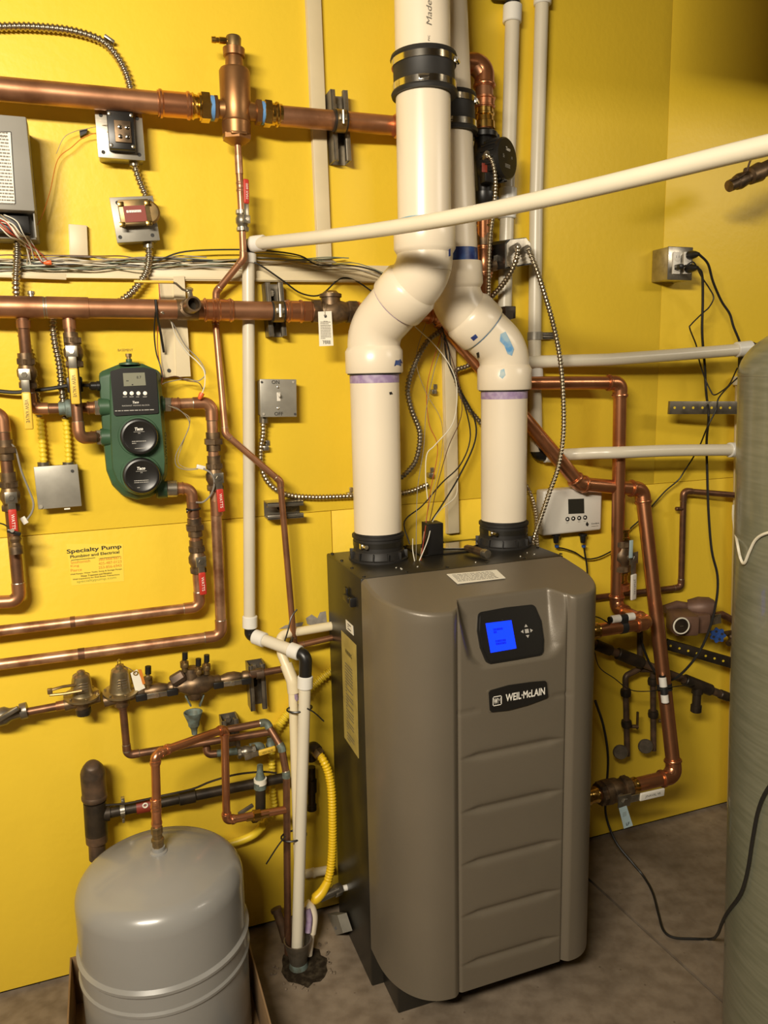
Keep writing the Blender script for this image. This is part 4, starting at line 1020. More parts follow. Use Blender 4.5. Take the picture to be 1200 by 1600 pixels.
# copper discharge drop beside white drain pipe
dsc = run('discharge_pipe', 'copper relief discharge pipe bending past green elbow then straight down', uv([(350, 1141, .085), (416, 1128.5, .085), (440, 1168, .12), (447.5, 1210, .135), (450, 1490, .150)]), .0088, 'copper_dark', 'copper_green', R=.014, leg=.006)
def ziptie(label, c, ax, R_, tail, sx=1.6):
    mb = MB(); x, y = perp(ax); ring = []
    if abs(x.dot(XA)) < abs(y.dot(XA)): x, y = y, x
    for k in range(17):
        a = 2 * math.pi * k / 16; ring.append(c + x * math.cos(a) * R_ * sx + y * math.sin(a) * R_)
    mb.tube(ring, .0024, 6); mb.tube(smooth(tail, 5), .0018, 6)
    return solo('zip_tie', mb, 'plastic_black', label, 'zip tie')
ziptie('black zip tie with upright tail around drain tube and white pipe elbow', P(452, 1012, .075), V((.8, -.2, -.3)), .024, uv([(443, 1008, .10), (450, 985, .10), (455, 965, .095), (464, 952, .09)]), 1.1)
ziptie('black zip tie binding cream and white pipes with tail slanting right', P(468, 1107, .150), ZA, .020, uv([(480, 1107, .18), (492, 1114, .18), (506, 1127, .175)]), 1.5)
ziptie('black zip tie round copper and white pipes with tail hanging left', P(459, 1306, .157), ZA, .022, uv([(446, 1306, .18), (432, 1325, .18), (416, 1350, .175)]), 1.4)
# two tall white pipes and PEX branches at right
WQ = .0205; rQ = .0180
pexrun('tall_white_pipe', 'tall white pipe behind circulator hanging from a black elbow', [P(801, 20, WQ), P(793, 300, WQ), P(788, 500, WQ)], rQ, 'pex_grey', caps=((P(801, 8, WQ), P(800, 36, WQ)), (P(793.5, 294, WQ), P(792, 342, WQ))), black=((P(801, 22, WQ), P(801.5, -12, WQ), P(770, -14, WQ)),))
pexrun('tall_white_pipe', 'tall white pipe with tee branch standing right of the valve motor', [P(848, -40, WQ), P(838, 300, WQ), P(835, 560, WQ), P(838, 705, WQ)], rQ * .95, 'pex_grey', caps=((P(848, -30, WQ), P(847.6, 8, WQ)), (P(835, 556, WQ), P(836, 600, WQ))), black=((P(838, 690, WQ), P(839, 711, WQ), P(856, 711, WQ + .002)),))
pexrun('branch_pipe', 'horizontal white pipe from tee to corner above the perforated strut', [P(822, 566, WQ + .012), P(950, 562, .07), P(1050, 555, .10), P(1160, 546, .13)], .0165, 'pex', caps=((P(1150, 546.5, .127), P(1173, 544, .134)),), black=((P(1168, 545, .132), P(1180, 543, .135), P(1180, 536, .135)), (P(1163, 552, .11), P(1163, 588, .10), P(1163, 590, .10))))
pexrun('branch_pipe', 'lower horizontal white pipe running to the green-grey tank', smooth([P(852, 711, WQ + .002), P(890, 710, .030), P(930, 708, .075), P(970, 707, .112), P(1050, 704, .125), P(1145, 703, .14)], 5), .0165, 'pex', caps=((P(1139, 703, .139), P(1158, 703, .142)), (P(850, 711, WQ + .002), P(862, 711, WQ + .004))))
pexrun('corner_pipe', 'beige vertical pipe in the corner behind the green-grey tank', [P(1160, 590, .03), P(1152, 1000, .03), P(1146, 1262, .03)], .020, 'channel_cream', caps=((P(1160, 588, .03), P(1159, 602, .03)),))
strut('flat clip bracket holding the tall white pipe to wall', P(843, 525), XA, .075, W=.018, Dp=.012)
solo('pipe_clip', MB().lathe(P(836, 519, WQ), ZA * -1, [(0, rQ), (0, rQ * 1.12), (.020, rQ * 1.12), (.020, rQ)], 20), 'box_grey', 'grey collar clip around the tall white pipe above its tee', 'pipe clip')

# ------------------------------------------------------------------ green mixing block
gp = thing('mixing_block', 'green radiant mixing block with black control panel and two round motor caps', 'pump', P(210, 780, 0))
o_ = [(154, 582), (186, 569), (222, 568), (250, 580), (256, 640), (262, 720), (261, 742), (252, 763), (236, 777), (214, 781), (192, 775), (175, 758), (166, 735), (160, 680)]
o2 = [(171, 584), (190, 574), (222, 572), (246, 580), (252, 640), (259, 720), (258, 740), (249, 758), (234, 770), (214, 773), (196, 767), (182, 752), (175, 733), (172, 680)]
b0 = [P(u, v, .0) for u, v in o_]; b1 = [P(u, v, .045) for u, v in o_]
b2 = [P(u, v, .058) for u, v in o2]; b3 = [P(u, v, .092) for u, v in o2]
def loft(loops):
    mb = MB(); n = len(loops[0]); vs = [p for l in loops for p in l]
    fs = [(j * n + i, j * n + (i + 1) % n, (j + 1) * n + (i + 1) % n, (j + 1) * n + i) for j in range(len(loops) - 1) for i in range(n)]
    fs += [tuple(range(n)), tuple((len(loops) - 1) * n + i for i in range(n))]
    return mb.add(vs, fs)
cen3 = sum(b3, V()) / len(b3)
rr4 = lambda l, r: rounded(l, r, 2)
shr = lambda l, k, dy: [p + (sum(l, V()) / len(l) - p) * k + n_ * dy for p in l]
part('casting', loft([rr4(l, .012) for l in (b0, b1, shr(b1, .03, .006), b2, b3, shr(b3, .05, .005))]), 'pump_green', gp, ang=30)
ctl = [P(u, v, .101) for u, v in ((172, 580), (190, 575), (225, 574), (244, 578), (248, 646), (178, 650))]
cpn = part('control_panel', MB().prism(rounded(ctl, .004, 3), YA * .010), 'plastic_black', gp, 'black control panel with small screen')
lcd = [P(u, v, .1016) for u, v in ((192, 583), (226, 582), (228, 602), (193.5, 603.5))]
lc_ = part('screen', MB().prism(lcd, YA * .001), 'lcd_grey', cpn)
lettering('8.7', P(217, 589.5, .1018), XA, ZA, .0055, 'ink', lc_)
part('screen_mark', MB().box(P(199, 595, .1018), (.005, .0004, .0015)).box(P(207, 601, .1018), (.003, .0004, .0025)), 'ink', lc_)
for u in (195.5, 205.8, 216.3, 226.7):
    part('button', MB().lathe(P(u, 614.5, .101), n_, [(0, .0042), (.0015, .0042), (.0022, .003)], 14), 'white_print', cpn)
    printed(P(u, 620, .1013), XA, ZA, .009, .0016, 1, 'grey_print', cpn, seed=int(u), fill=.8)
lettering('Taco', P(212, 628.5, .1013), XA, ZA, .0048, 'white_print', cpn, bold=.02, shear=.25)
lettering('RADIANT MIXING BLOCK', P(212.5, 633.5, .1013), XA, ZA, .0028, 'grey_print', cpn, width=.056)
printed(P(213, 641, .1013), XA, ZA, .086, .002, 1, 'grey_print', cpn, seed=4, fill=.8)
for u, v in ((217, 681.5), (220.5, 742)):
    cm_ = P(u, v, .095)
    part('cap_collar', MB().lathe(cm_ + n_ * .0, n_, [(0, .044), (.006, .042), (.006, .030)], 36), 'pump_green', gp)
    mcp = part('motor_cap', MB().lathe(cm_, n_, [(0, .036), (.003, .0385), (.022, .0385), (.026, .0365), (.027, .033), (.0255, .031), (.0255, .004)], 40), 'plastic_black', gp, 'round black motor cap')
    k0 = cm_ + n_ * .0258
    lettering('Taco', k0 + ZA * .017, XA, ZA, .0065, 'white_print', mcp, bold=.03, shear=.25)
    part('underline', MB().box(k0 + ZA * .011, (.022, .0006, .0007)), 'grey_print', mcp)
    lettering('006', k0 + ZA * .008, XA, ZA, .0024, 'grey_print', mcp)
    printed(k0 - ZA * .011, XA, ZA, .032, .008, 2, 'grey_print', mcp, seed=int(v), fill=.35)
    printed(k0 - ZA * .024, XA, ZA, .022, .002, 1, 'grey_print', mcp, seed=int(v) + 1, fill=.6)
part('bolt_hole', MB().cyl(P(221, 769, .096), P(221, 769, .0985), .0045, 12), 'ink', gp)
part('air_port', MB().lathe(P(202, 570, .05), ZA, [(0, .022), (.004, .021), (.006, .010), (.007, .0065), (.012, .0065)], 16), 'pump_green', gp)
part('air_vent', MB().lathe(P(202, 568, .05), ZA, [(0, .006), (.008, .006), (.0085, .0045), (.014, .0045), (.0145, .0065), (.021, .0065)], 8), 'brass_dull', gp, 'small brass air vent')
for u, v, s_ in ((158, 636, -1), (161, 683, -1), (253, 632, 1), (258, 765, 1)):
    p_ = P(u, v, .048)
    part('port_boss', MB().cyl(p_ - XA * s_ * .02, p_ + XA * s_ * .006, .019, 18, bev=.003), 'pump_green', gp)
part('cable_gland', MB().lathe(P(156, 603, .045), -XA, [(0, .011), (.006, .011), (.007, .0095), (.018, .0095), (.022, .006)], 14), 'plastic_black', gp)
lettering('POWERED', P(259, 700, .075), V((.04, 0, 1)), V((-1, 0, 0)), .004, 'ink', gp, width=.07)
WG = .050; rG = .0115
wire('thick black power cable running along the wall into the green mixing block', uv([(-20, 609, .03), (20, 613, .03), (45, 611, .03), (80, 607, .03), (110, 602, .03), (142, 602, .042)]), .0042, 'wire_black', name='power_cable', cat='cable')
solo('cable_splice', MB().box(P(117, 601, .034), (.032, .02, .034), bev=.004), 'plastic_black', 'small black cable clamp on the power cable beside the pump valve', 'cable clamp')
# feeds to mixing block
f1 = run('feed_pipe', 'copper drop from mid header to the upper inlet of mixing block', uv([(35, 492, WM - .004), (48, 639, WG - .006), (156, 637, WG - .006)]), rG, 'copper_dark', 'copper_old', R=.020)
coupling(f1, P(36, 500, WM - .004), P(37, 512, WM - .006), rG, 'copper_old', k=1.2)
coupling(f1, P(39, 552, WM - .01), P(41, 570, WM - .01), rG, 'bronze_dark', k=1.3)
coupling(f1, P(136, 637.5, WG), P(150, 637, WG), rG, 'copper_old', True)
part('dielectric_nut', MB().hexa(P(148, 637, WG), P(157, 637, WG), rG * 1.5), 'galv', f1)
gf = part('corroded_fitting', MB().lathe(P(92, 638.5, WG), XA, [(0, rG), (0, rG * 1.25), (.012, rG * 1.3), (.014, rG * 1.7), (.030, rG * 1.7), (.032, rG * 1.4), (.046, rG * 1.3), (.046, rG)], 14), 'copper_green', f1, 'green corroded fitting')
ball_valve('ball valve with longest yellow lever beside the square junction box conduits', P(42.5, 583, WG + .006), P(48, 639, WG) - P(35, 492, WM), rG * 1.05, V((-.1, -1, 0)), P(47, 660, WG) - P(40.5, 583, WG), .112, 'grip_yellow', gw=.014, writing='VIEW VALVE', wmt='ink')
f2 = run('feed_pipe', 'copper drop from mid header tee to lower inlet of mixing block', uv([(107, 492, WM - .004), (124, 685, WG + .034), (158, 683, WG)]), rG, 'copper_dark', 'copper_old', R=.020)
coupling(f2, P(108, 500, WM - .004), P(109, 514, WM - .004), rG, 'copper_old', k=1.15)
coupling(f2, P(110, 520, WM - .002), P(112, 540, WM), rG, 'bronze_dark', k=1.3)
coupling(f2, P(142, 683.5, WG), P(152, 683, WG), rG, 'copper_old', True)
part('dielectric_nut', MB().hexa(P(151, 683, WG), P(160, 683, WG), rG * 1.5), 'galv', f2)
ball_valve('ball valve with yellow lever on second drop next to mixing block', P(115, 551, WM + .004), P(124, 685, WG + .034) - P(107, 492, WM - .004), rG * 1.05, V((-.1, -1, 0)), P(120, 625, WG) - P(113.5, 547, WG), .108, 'grip_yellow', gw=.014, writing='VIEW VALVE', wmt='ink')
# outlets
rO = .0125
o1 = run('outlet_pipe', 'copper outlet from mixing block turning down to the lowest long wall pipe', uv([(262, 632, WG), (330, 629, WG), (346, 993, WG), (-60, 1046, WG)]), rO, 'copper_worn', 'copper_old', R=.024)
part('dielectric_nut', MB().hexa(P(257, 632, WG), P(267, 632, WG), rO * 1.35), 'galv', o1)
coupling(o1, P(268, 632, WG), P(281, 631.5, WG), rO, 'copper_old', True)
union(o1, P(333.3, 690, WG), P(346, 993, WG) - P(330, 629, WG), rO)
coupling(o1, P(334, 712, WG), P(335, 728, WG), rO, 'bronze_dark', k=1.25)
coupling(o1, P(338, 782, WG), P(339, 805, WG), rO, 'copper_old', k=1.15)
for u in (127, 318): part('solder_stain', MB().lathe(P(u, 1037.8 - u * .1305 + (0), WG), XA * .99 - ZA * .0, [(0, rO), (0, rO * 1.015), (.008, rO * 1.015), (.008, rO)], 18), 'copper_dark', o1) if False else None
ball_valve('red-gripped ball valve on outer outlet pipe right of the mixing block', P(335.5, 745, WG), P(346, 993, WG) - P(330, 629, WG), rO, V((.15, -1, 0)), P(342, 795, WG) - P(337, 742, WG), .078, 'grip_red', silver=.36, gw=.013, writing='WATTS')
o2_ = run('outlet_pipe', 'copper outlet from mixing block bottom turning down to upper long wall pipe', uv([(262, 764, WG), (299, 763, WG), (312.5, 948, WG), (-60, 993, WG)]), rO * .95, 'copper_worn', 'copper_old', R=.022)
part('dielectric_nut', MB().cyl(P(260, 764, WG), P(277, 763.5, WG), rO * 1.5, 16, bev=.002), 'galv', o2_)
coupling(o2_, P(277, 763.5, WG), P(287, 763.3, WG), rO, 'copper_old', True)
coupling(o2_, P(301, 783, WG), P(302.5, 808, WG), rO, 'copper_dark', k=1.1)
union(o2_, P(304.5, 824, WG), P(312.5, 948, WG) - P(299, 763, WG), rO)
coupling(o2_, P(306, 844, WG), P(307, 856, WG), rO, 'bronze_dark', k=1.25)
ball_valve('red-gripped ball valve under the union on inner outlet pipe', P(308.5, 874, WG), P(312.5, 948, WG) - P(299, 763, WG), rO, V((.15, -1, 0)), P(315, 925, WG) - P(311, 872, WG), .078, 'grip_red', silver=.36, gw=.013, writing='WATTS')
for u, v in ((127, 1021.5), ):
    part('solder_stain', MB().lathe(P(u - 5, v + .6, WG), P(u + 5, v - .7, WG) - P(u - 5, v + .6, WG), [(0, rO), (0, rO * 1.03), (.014, rO * 1.03), (.014, rO)], 18), 'copper_dark', o1)
part('solder_stain', MB().lathe(P(110, 972.4, WG), P(120, 971.2, WG) - P(110, 972.4, WG), [(0, rO), (0, rO * 1.03), (.010, rO * 1.03), (.010, rO)], 18), 'copper_dark', o2_)
# pipe at far left
o3 = run('outlet_pipe', 'dark copper pipe at the picture edge with red valve and drain cock', uv([(-60, 646, WG), (3, 645, WG), (31, 939, WG), (-60, 944, WG)]), rO, 'copper_dark', 'copper_old', R=.024)
union(o3, P(9, 703, WG), P(31, 939, WG) - P(3, 645, WG), rO)
coupling(o3, P(12, 738, WG), P(13.5, 752, WG), rO, 'bronze_dark', k=1.25)
ball_valve('red-gripped ball valve beside the square junction box', P(16, 775, WG), P(31, 939, WG) - P(3, 645, WG), rO, V((.15, -1, 0)), P(24, 826, WG) - P(19, 771, WG), .076, 'grip_red', silver=.36, gw=.013, writing='WATTS')
dck = thing('drain_cock', 'small brass drain cock with black lever under the junction box valve', 'valve', P(22, 865, WG + .03))
part('valve_body', MB().lathe(P(23, 838, WG + .028), P(26, 868, WG + .034) - P(23, 838, WG + .028), [(0, .010), (.006, .013), (.014, .010), (.020, .012), (.022, .014), (.038, .014), (.038, .011)], 18), 'bronze_dark', dck)
part('lever', MB().box(P(22, 832, WG + .045), (.028, .006, .008), ex=V((1, 0, -.45)), bev=.002), 'plastic_black', dck)
part('stem_screw', MB().cyl(P(19, 829, WG + .045), P(19, 829, WG + .052), .004, 10), 'galv', dck)
# sensor wires
wire('grey sensor wire drooping beside the square junction box', uv([(12, 690, .06), (24, 702, .055), (33, 735, .05), (45, 765, .045), (52, 785, .05), (50, 800, .055), (42, 812, .055)]), .0022, 'wire_grey')
solo('wire_connector', MB().box(P(38, 813, .056), (.011, .006, .016), ex=V((1, 0, .5)), bev=.001), 'white_plastic', 'white wire connector dangling below the square junction box', 'connector')
wire('black thin cable from left edge to the drain cock', uv([(-10, 816, .05), (5, 819, .06), (16, 826, .08)]), .0016, 'wire_black')
wire('thin grey sensor wire looping between mixing block and outer outlet valve', uv([(263, 634, .07), (280, 640, .06), (296, 660, .055), (288, 685, .055), (275, 710, .055), (276, 728, .055), (292, 734, .055), (309, 733, .06)]), .0010, 'wire_grey')
wire('second thin sensor wire looping beside the mixing block', uv([(266, 635, .07), (285, 644, .055), (297, 657, .05), (286, 692, .05), (278, 720, .05), (290, 731, .05), (310, 732, .06)]), .0009, 'wire_tan')
solo('wire_connector', MB().box(P(314, 730, .066), (.020, .006, .009), ex=V((1, 0, -.3)), bev=.001), 'white_plastic', 'white wire connector tucked beside the outer outlet valve', 'connector')
wire('grey-blue sensor wire from outer outlet valve to the inner outlet elbow', uv([(318, 732, .08), (330, 740, .085), (335, 755, .08), (330, 772, .07), (318, 784, .065), (306, 785, .066)]), .0022, 'wire_grey')
ziptie('small black zip tie on the inner outlet pipe under its elbow', P(302.5, 795, WG), P(312.5, 948, WG) - P(299, 763, WG), rO * 1.22, uv([(298, 797, .07), (293, 798, .072), (292, 801, .07)]), 1.0)
# cream device channel behind mid header and wires right of mixing block
ch = thing('sensor_channel', 'wide cream plastic channel hanging behind the mid header by mixing block', 'cable channel', P(275, 590))
a_ = [P(u, v, .018) for u, v in ((248, 436), (287, 431), (297, 587), (253, 590))]
part('base_strip', MB().prism(a_, YA * .017), 'channel_cream', ch)
b_ = [P(u, v, .025) for u, v in ((271, 432), (288, 431), (298, 588), (276, 589))]
part('cover', MB().prism(b_, YA * .008), 'channel_cream', ch)
part('screw', MB().cyl(P(264, 579, .0182), P(264, 579, .020), .0042, 12), 'ink', ch)
wire('red and brown twisted wire pair beside the cream sensor channel', uv([(248, 440, .03), (250, 470, .035), (248, 500, .05), (246, 530, .03), (248, 560, .03), (254, 585, .03), (252, 600, .06)]), .0010, 'wire_red')
wire('black cable strip taped over mid header by the cream sensor channel', uv([(243, 468, .092), (245, 490, .095), (250, 515, .06), (256, 550, .03)]), .0028, 'wire_black')
wire('black wire dropping from mid header past the mixing block corner', uv([(243, 488, .095), (241, 520, .06), (244, 550, .05), (250, 570, .05), (254, 590, .06)]), .0016, 'wire_black')
wire('white sensor wire swinging right from mid header to the orange wire nut', uv([(252, 488, .094), (266, 500, .06), (275, 525, .045), (292, 550, .04), (308, 565, .04), (319, 580, .05), (320, 600, .06), (316, 614, .07)]), .0013, 'wire_white')
wire('dark thin wire swinging right from mid header to the orange wire nut', uv([(254, 487, .094), (270, 505, .055), (290, 540, .04), (311, 562, .04), (321, 583, .05), (310, 595, .05), (290, 592, .04), (262, 597, .05), (254, 600, .07)]), .0011, 'wire_grey')
wire('brown wire curling under the cream sensor channel', uv([(254, 592, .06), (275, 588, .05), (292, 595, .05), (310, 598, .055), (317, 608, .065)]), .0011, 'wire_brown')
solo('wire_nut', MB().lathe(P(311, 624, .070), P(316, 614, .07) - P(311, 624, .070), [(0, .003), (.004, .005), (.012, .006), (.016, .0055)], 10), 'wire_nut', 'orange wire nut sitting on the outer outlet elbow', 'wire nut')
# lettering on the wall
sk = thing('wall_sticker', 'printed pump company sticker on the yellow wall below mixing block', 'sticker', P(148, 912))
pl = [P(u, v, .0006) for u, v in ((104, 850), (192, 850), (194, 908), (112, 915))]
part('film', MB().prism(pl, YA * .0005), 'sticker_film', sk)
tex = (P(190, 848) - P(105, 856)).normalized(); tex = V((1, 0, .012))
def ln(s_, u, v, h, w, mt, **k): lettering(s_, P(u, v, .0008), tex, ZA, h, mt, sk, width=w, **k)
pxs = S(P(148, 880))
ln('Specialty Pump', 147.5, 858.5, 8.5 * pxs, 80 * pxs, 'ink', bold=.022)
ln('Plumbing and Electrical', 148.5, 866.8, 6 * pxs, 72 * pxs, 'ink', bold=.02)
for i, (a, b) in enumerate((('Snohomish', '360-668-6872'), ('King', '425-487-0123'), ('Pierce', '253-856-6943'))):
    v = 878 + i * 6.3
    lettering(a, P(110.5, v + 1, .0008), tex, ZA, 4.6 * pxs, 'ink_orange', sk, align='LEFT', width=(28, 12, 16)[i] * pxs)
    lettering(b, P(154, v - 3.5, .0008), tex, ZA, 4.2 * pxs, 'ink_orange', sk, align='LEFT', width=34 * pxs)
for i, s_ in enumerate(('Well Pumps, Water Tanks, Sump & Sewage Pumps', 'Water Treatment and Filtration', 'Well Inspections for Real Estate Transactions')):
    ln(s_, 150.5, 893.5 + i * 4.1, 2.9 * pxs, (76, 46, 69)[i] * pxs, 'ink', bold=.01)
part('rule', MB().box(P(130, 873.5, .0008), (35 * pxs, .0004, .8 * pxs), ex=tex).box(P(172, 871, .0008), (30 * pxs, .0004, .8 * pxs), ex=tex), 'ink', sk)
ln('specialtypump.com', 151, 906, 5 * pxs, 58 * pxs, 'ink_green')
bs = thing('wall_lettering', 'tiny BASEMENT lettering on the wall above mixing block', 'lettering', P(196, 549))
lettering('BASEMENT', P(196, 547, .0005), XA, ZA, 3.6 * pxs, 'ink_brown', bs, width=22 * pxs)

# ------------------------------------------------------------------ regulators and backflow preventer, lower left
WR = .060; rL = .0088
fr = thing('feed_line', 'corroded water feed line with grey valve joining the regulators at left', 'pipe', P(0, 1130, WR))
part('pipe', MB().tube([P(-40, 1128, WR), P(118, 1098, WR)], rL, 16), 'copper_dark', fr)
part('grey_valve', MB().lathe(P(-30, 1128, WR), P(40, 1110, WR) - P(-30, 1128, WR), [(0, .012), (.02, .020), (.05, .020), (.06, .014), (.078, .013), (.080, .018), (.094, .018), (.094, .010)], 14), 'galv_dark', fr)
part('valve_lever', MB().box(P(12, 1116, WR + .028), (.05, .008, .010), ex=V((1, 0, .5)), bev=.002), 'galv_dark', fr)
coupling(fr, P(88, 1103.5, WR), P(101, 1101, WR), rL, 'copper_old', k=1.2)
part('flux_ring', MB().cyl(P(100.5, 1101, WR), P(103, 1100.6, WR), rL * 1.15, 14), 'solder', fr)
def regulator(label, u, vtop, vfl, wfl, flmt, tilt=0.0, bodymt='bronze_dark'):
    c = P(u, vfl, WR); px = S(c); h = (vfl - vtop) * px
    t = thing('pressure_regulator', label, 'regulator', c - ZA * 30 * px)
    ax = V((tilt, -.12, 1)).normalized()
    part('body', MB().lathe(c - ax * 22 * px, ax, [(0, 12 * px), (10 * px, 13 * px), (12 * px, 17 * px), (22 * px, 19 * px)], 20), bodymt, t)
    part('flow_body', MB().cyl(c + V((-26 * px, 0, -11 * px)), c + V((26 * px, 0, -5 * px)), 10 * px, 16), bodymt, t)
    part('flange', MB().lathe(c - ax * 2 * px, ax, [(0, 18 * px), (1 * px, wfl * px), (4.5 * px, wfl * px), (6 * px, 20 * px)], 28), flmt, t)
    dome = part('spring_bell', MB().lathe(c + ax * 4 * px, ax, [(0, 18 * px), (3 * px, 16.5 * px), (h - 15 * px, 14 * px), (h - 9 * px, 12.5 * px), (h - 6.5 * px, 9 * px), (h - 6 * px, 6.5 * px), (h - 2 * px, 6 * px), (h, 2.5 * px)], 24), flmt, t)
    for k in range(4):
        zc = c + ax * (12 + 4.5 * k) * px
        part('slit_bar', MB().box(zc + V((.15, -1, 0)).normalized() * 15.2 * px, (15 * px, 1.4 * px, 1.7 * px), ex=V((1, .15, .05)), bev=.0003), 'ink' if k % 1 else 'solder', dome)
    for k in range(6):
        a = 2 * math.pi * k / 6 + .3
        x, y = perp(ax); part('flange_screw', MB().lathe(c + ax * 4 * px + (x * math.cos(a) + y * math.sin(a)) * (wfl - 3.5) * px, ax, [(0, 2 * px), (1.2 * px, 2 * px), (2 * px, 1 * px)], 8), flmt, t)
    return t, c, px, ax, h
t, c, px, ax, h = regulator('dusty brass pressure regulator with side lever in the feed line', 128, 1047, 1087, 27, 'brass_aged', .05)
part('side_lever', MB().tube(uv([(118, 1070, WR + .02), (98, 1073, WR + .035), (80, 1078, WR + .035), (78, 1086, WR + .035), (100, 1084, WR + .04), (128, 1079, WR + .04)]), .0034, 8).box(P(78, 1080, WR + .035), (.010, .008, .012), bev=.001), 'brass_dull', t)
part('bottom_plug', MB().lathe(P(130, 1106, WR), -ZA, [(0, .0165), (.010, .017), (.016, .015)], 18), 'iron_pipe', t)
t, c, px, ax, h = regulator('shiny brass pressure regulator with pull ring and drop pipe', 189, 1038, 1081, 27, 'brass_aged', .02)
part('pull_ring', MB().torus(P(186, 1037, WR), V((.9, -.3, 0)), .010, .0011, 20, 6).cyl(P(187, 1045, WR + .02), P(190, 1080, WR + .032), .0007, 6), 'stainless', t)
part('adjuster', MB().hexa(P(188, 1046, WR), P(188, 1038, WR), .0085), 'brass_dull', t)
# tag on wire
tgt = thing('warning_tag', 'small white and orange warning tag hanging beside the shiny regulator', 'tag', P(218, 1080, WR))
q = [P(u, v, WR + .012) for u, v in ((204, 1052), (214, 1046), (227, 1075), (212, 1082))]
tp_ = part('tag', MB().prism(q, YA * .0006), 'paper', tgt)
q = [P(u, v, WR + .0125) for u, v in ((216, 1046), (221, 1046), (227, 1068), (223, 1070))]
part('orange_stripe', MB().prism(q, YA * .0007), 'ink_orange', tp_)
part('eyelet', MB().torus(P(212, 1052, WR + .013), n_, .0045, .0014, 14, 6), 'ink_brown', tp_)
part('tie_wire', MB().tube(uv([(193, 1040, WR), (203, 1045, WR + .01), (212, 1052, WR + .013)]), .0007, 6), 'wire_brown', tp_)
# isolating valves with black knobs (each a valve), backflow body
def isoval(label, u0, v0, u1, v1):
    a, b = P(u0, v0, WR), P(u1, v1, WR); d = (b - a); t = thing('isolation_valve', label, 'valve', (a + b) / 2 - ZA * .015)
    L = d.length; dd = d.normalized()
    part('valve_body', MB().lathe(a, d, [(0, .010), (0, .014), (L * .15, .014), (L * .2, .011), (L * .4, .016), (L * .6, .016), (L * .8, .011), (L * .85, .014), (L, .014), (L, .010)], 14), 'bronze_dark', t)
    m_ = (a + b) / 2 + n_ * .020 - ZA * .004
    part('handle_bar', MB().box(m_, (L * .55, .005, .012), ex=dd, bev=.001), 'galv', t)
    part('stem_nut', MB().hexa(m_, m_ + n_ * .006, .006), 'galv', t)
    for s_ in (-1, 1): part('black_grip', MB().box(m_ + dd * s_ * L * .40, (L * .30, .009, .017), ex=dd, bev=.003), 'plastic_black', t)
isoval('isolation valve with two black grips left of backflow preventer', 214, 1083, 274, 1073)
isoval('isolation valve with two black grips right of backflow preventer', 334, 1064, 388, 1056)
bf = thing('backflow_preventer', 'corroded bronze backflow preventer with black-capped test cocks and drain funnel', 'backflow preventer', P(305, 1145, WR))
axb = (P(338, 1063, WR) - P(268, 1074, WR)); Lb = axb.length; pb_ = S(P(300, 1070, WR))
part('valve_body', MB().lathe(P(268, 1074, WR), axb, [(0, .012), (.004, .016), (.020, .016), (Lb * .35, 17 * pb_), (Lb * .55, 19 * pb_), (Lb * .75, 17 * pb_), (Lb - .008, .015), (Lb, .012)], 18), 'bronze_dark', bf)
part('angled_check', MB().lathe(P(268, 1066, WR + .012), P(290, 1052, WR + .012) - P(268, 1066, WR + .012), [(0, .012), (.004, .015), (.030, .014), (.034, .010)], 6), 'iron_rust', bf)
part('bonnet', MB().lathe(P(300, 1066, WR), ZA, [(0, 15 * pb_), (20 * pb_, 13 * pb_), (24 * pb_, 12 * pb_), (25 * pb_, 8 * pb_)], 16), 'bronze_dark', bf)
part('relief_body', MB().lathe(P(304, 1076, WR), -ZA, [(0, 14 * pb_), (12 * pb_, 12 * pb_), (16 * pb_, 10 * pb_)], 16), 'bronze_dark', bf)
for u, v in ((289, 1046), (310, 1056), (323, 1050)):
    tc_ = part('test_cock', MB().lathe(P(u, v + 3, WR + .01), ZA, [(0, .0075), (.010, .0075), (.011, .010), (.024, .010), (.025, .006), (.028, .006)], 12).lathe(P(u, v - 8, WR + .012), n_, [(0, .006), (.012, .006), (.013, .003)], 10), 'brass_dull', bf)
    part('black_cap', MB().cyl(P(u, v - 16, WR + .01), P(u, v - 27, WR + .01), .0066, 12), 'plastic_black', tc_)
tc_ = part('test_cock', MB().lathe(P(232, 1076, WR + .004), ZA, [(0, .0065), (.012, .0065), (.013, .011), (.028, .011), (.029, .007), (.031, .007)], 12).lathe(P(231, 1057, WR + .012), n_, [(0, .006), (.010, .006), (.011, .003)], 10), 'brass_dull', bf)
part('black_cap', MB().cyl(P(231.5, 1053, WR + .004), P(231.5, 1041, WR + .004), .0070, 12), 'plastic_black', tc_)
fun = part('air_gap_funnel', MB().lathe(P(304, 1147, WR), ZA, [(0, .0065), (.012, .0075), (.020, .011), (.022, .013), (.030, .0135), (.052, .0215), (.056, .0225), (.056, .0200), (.040, .012), (.03, .008)], 20), 'copper_green', bf, 'green-grey drain funnel')
part('funnel_arm', MB().box(P(294, 1095, WR), (.004, .01, .03), ex=V((1, 0, .4)), bev=.001).box(P(315, 1094, WR), (.004, .01, .03), ex=V((1, 0, -.4)), bev=.001).cyl(P(304, 1090, WR), P(304.5, 1082, WR), .013, 14), 'copper_green', bf)
part('outlet_pipe', MB().tube([P(384, 1056, WR), P(450, 1044, WR)], rL, 14).cyl(P(384, 1056, WR), P(392, 1054.7, WR), rL * 1.2, 14), 'copper_dark', bf)
strut('dusty strut channel clamping the backflow outlet pipe', P(398, 1065), P(396, 1022) - P(401, 1106), .118, clamp=None, Dp=.042)
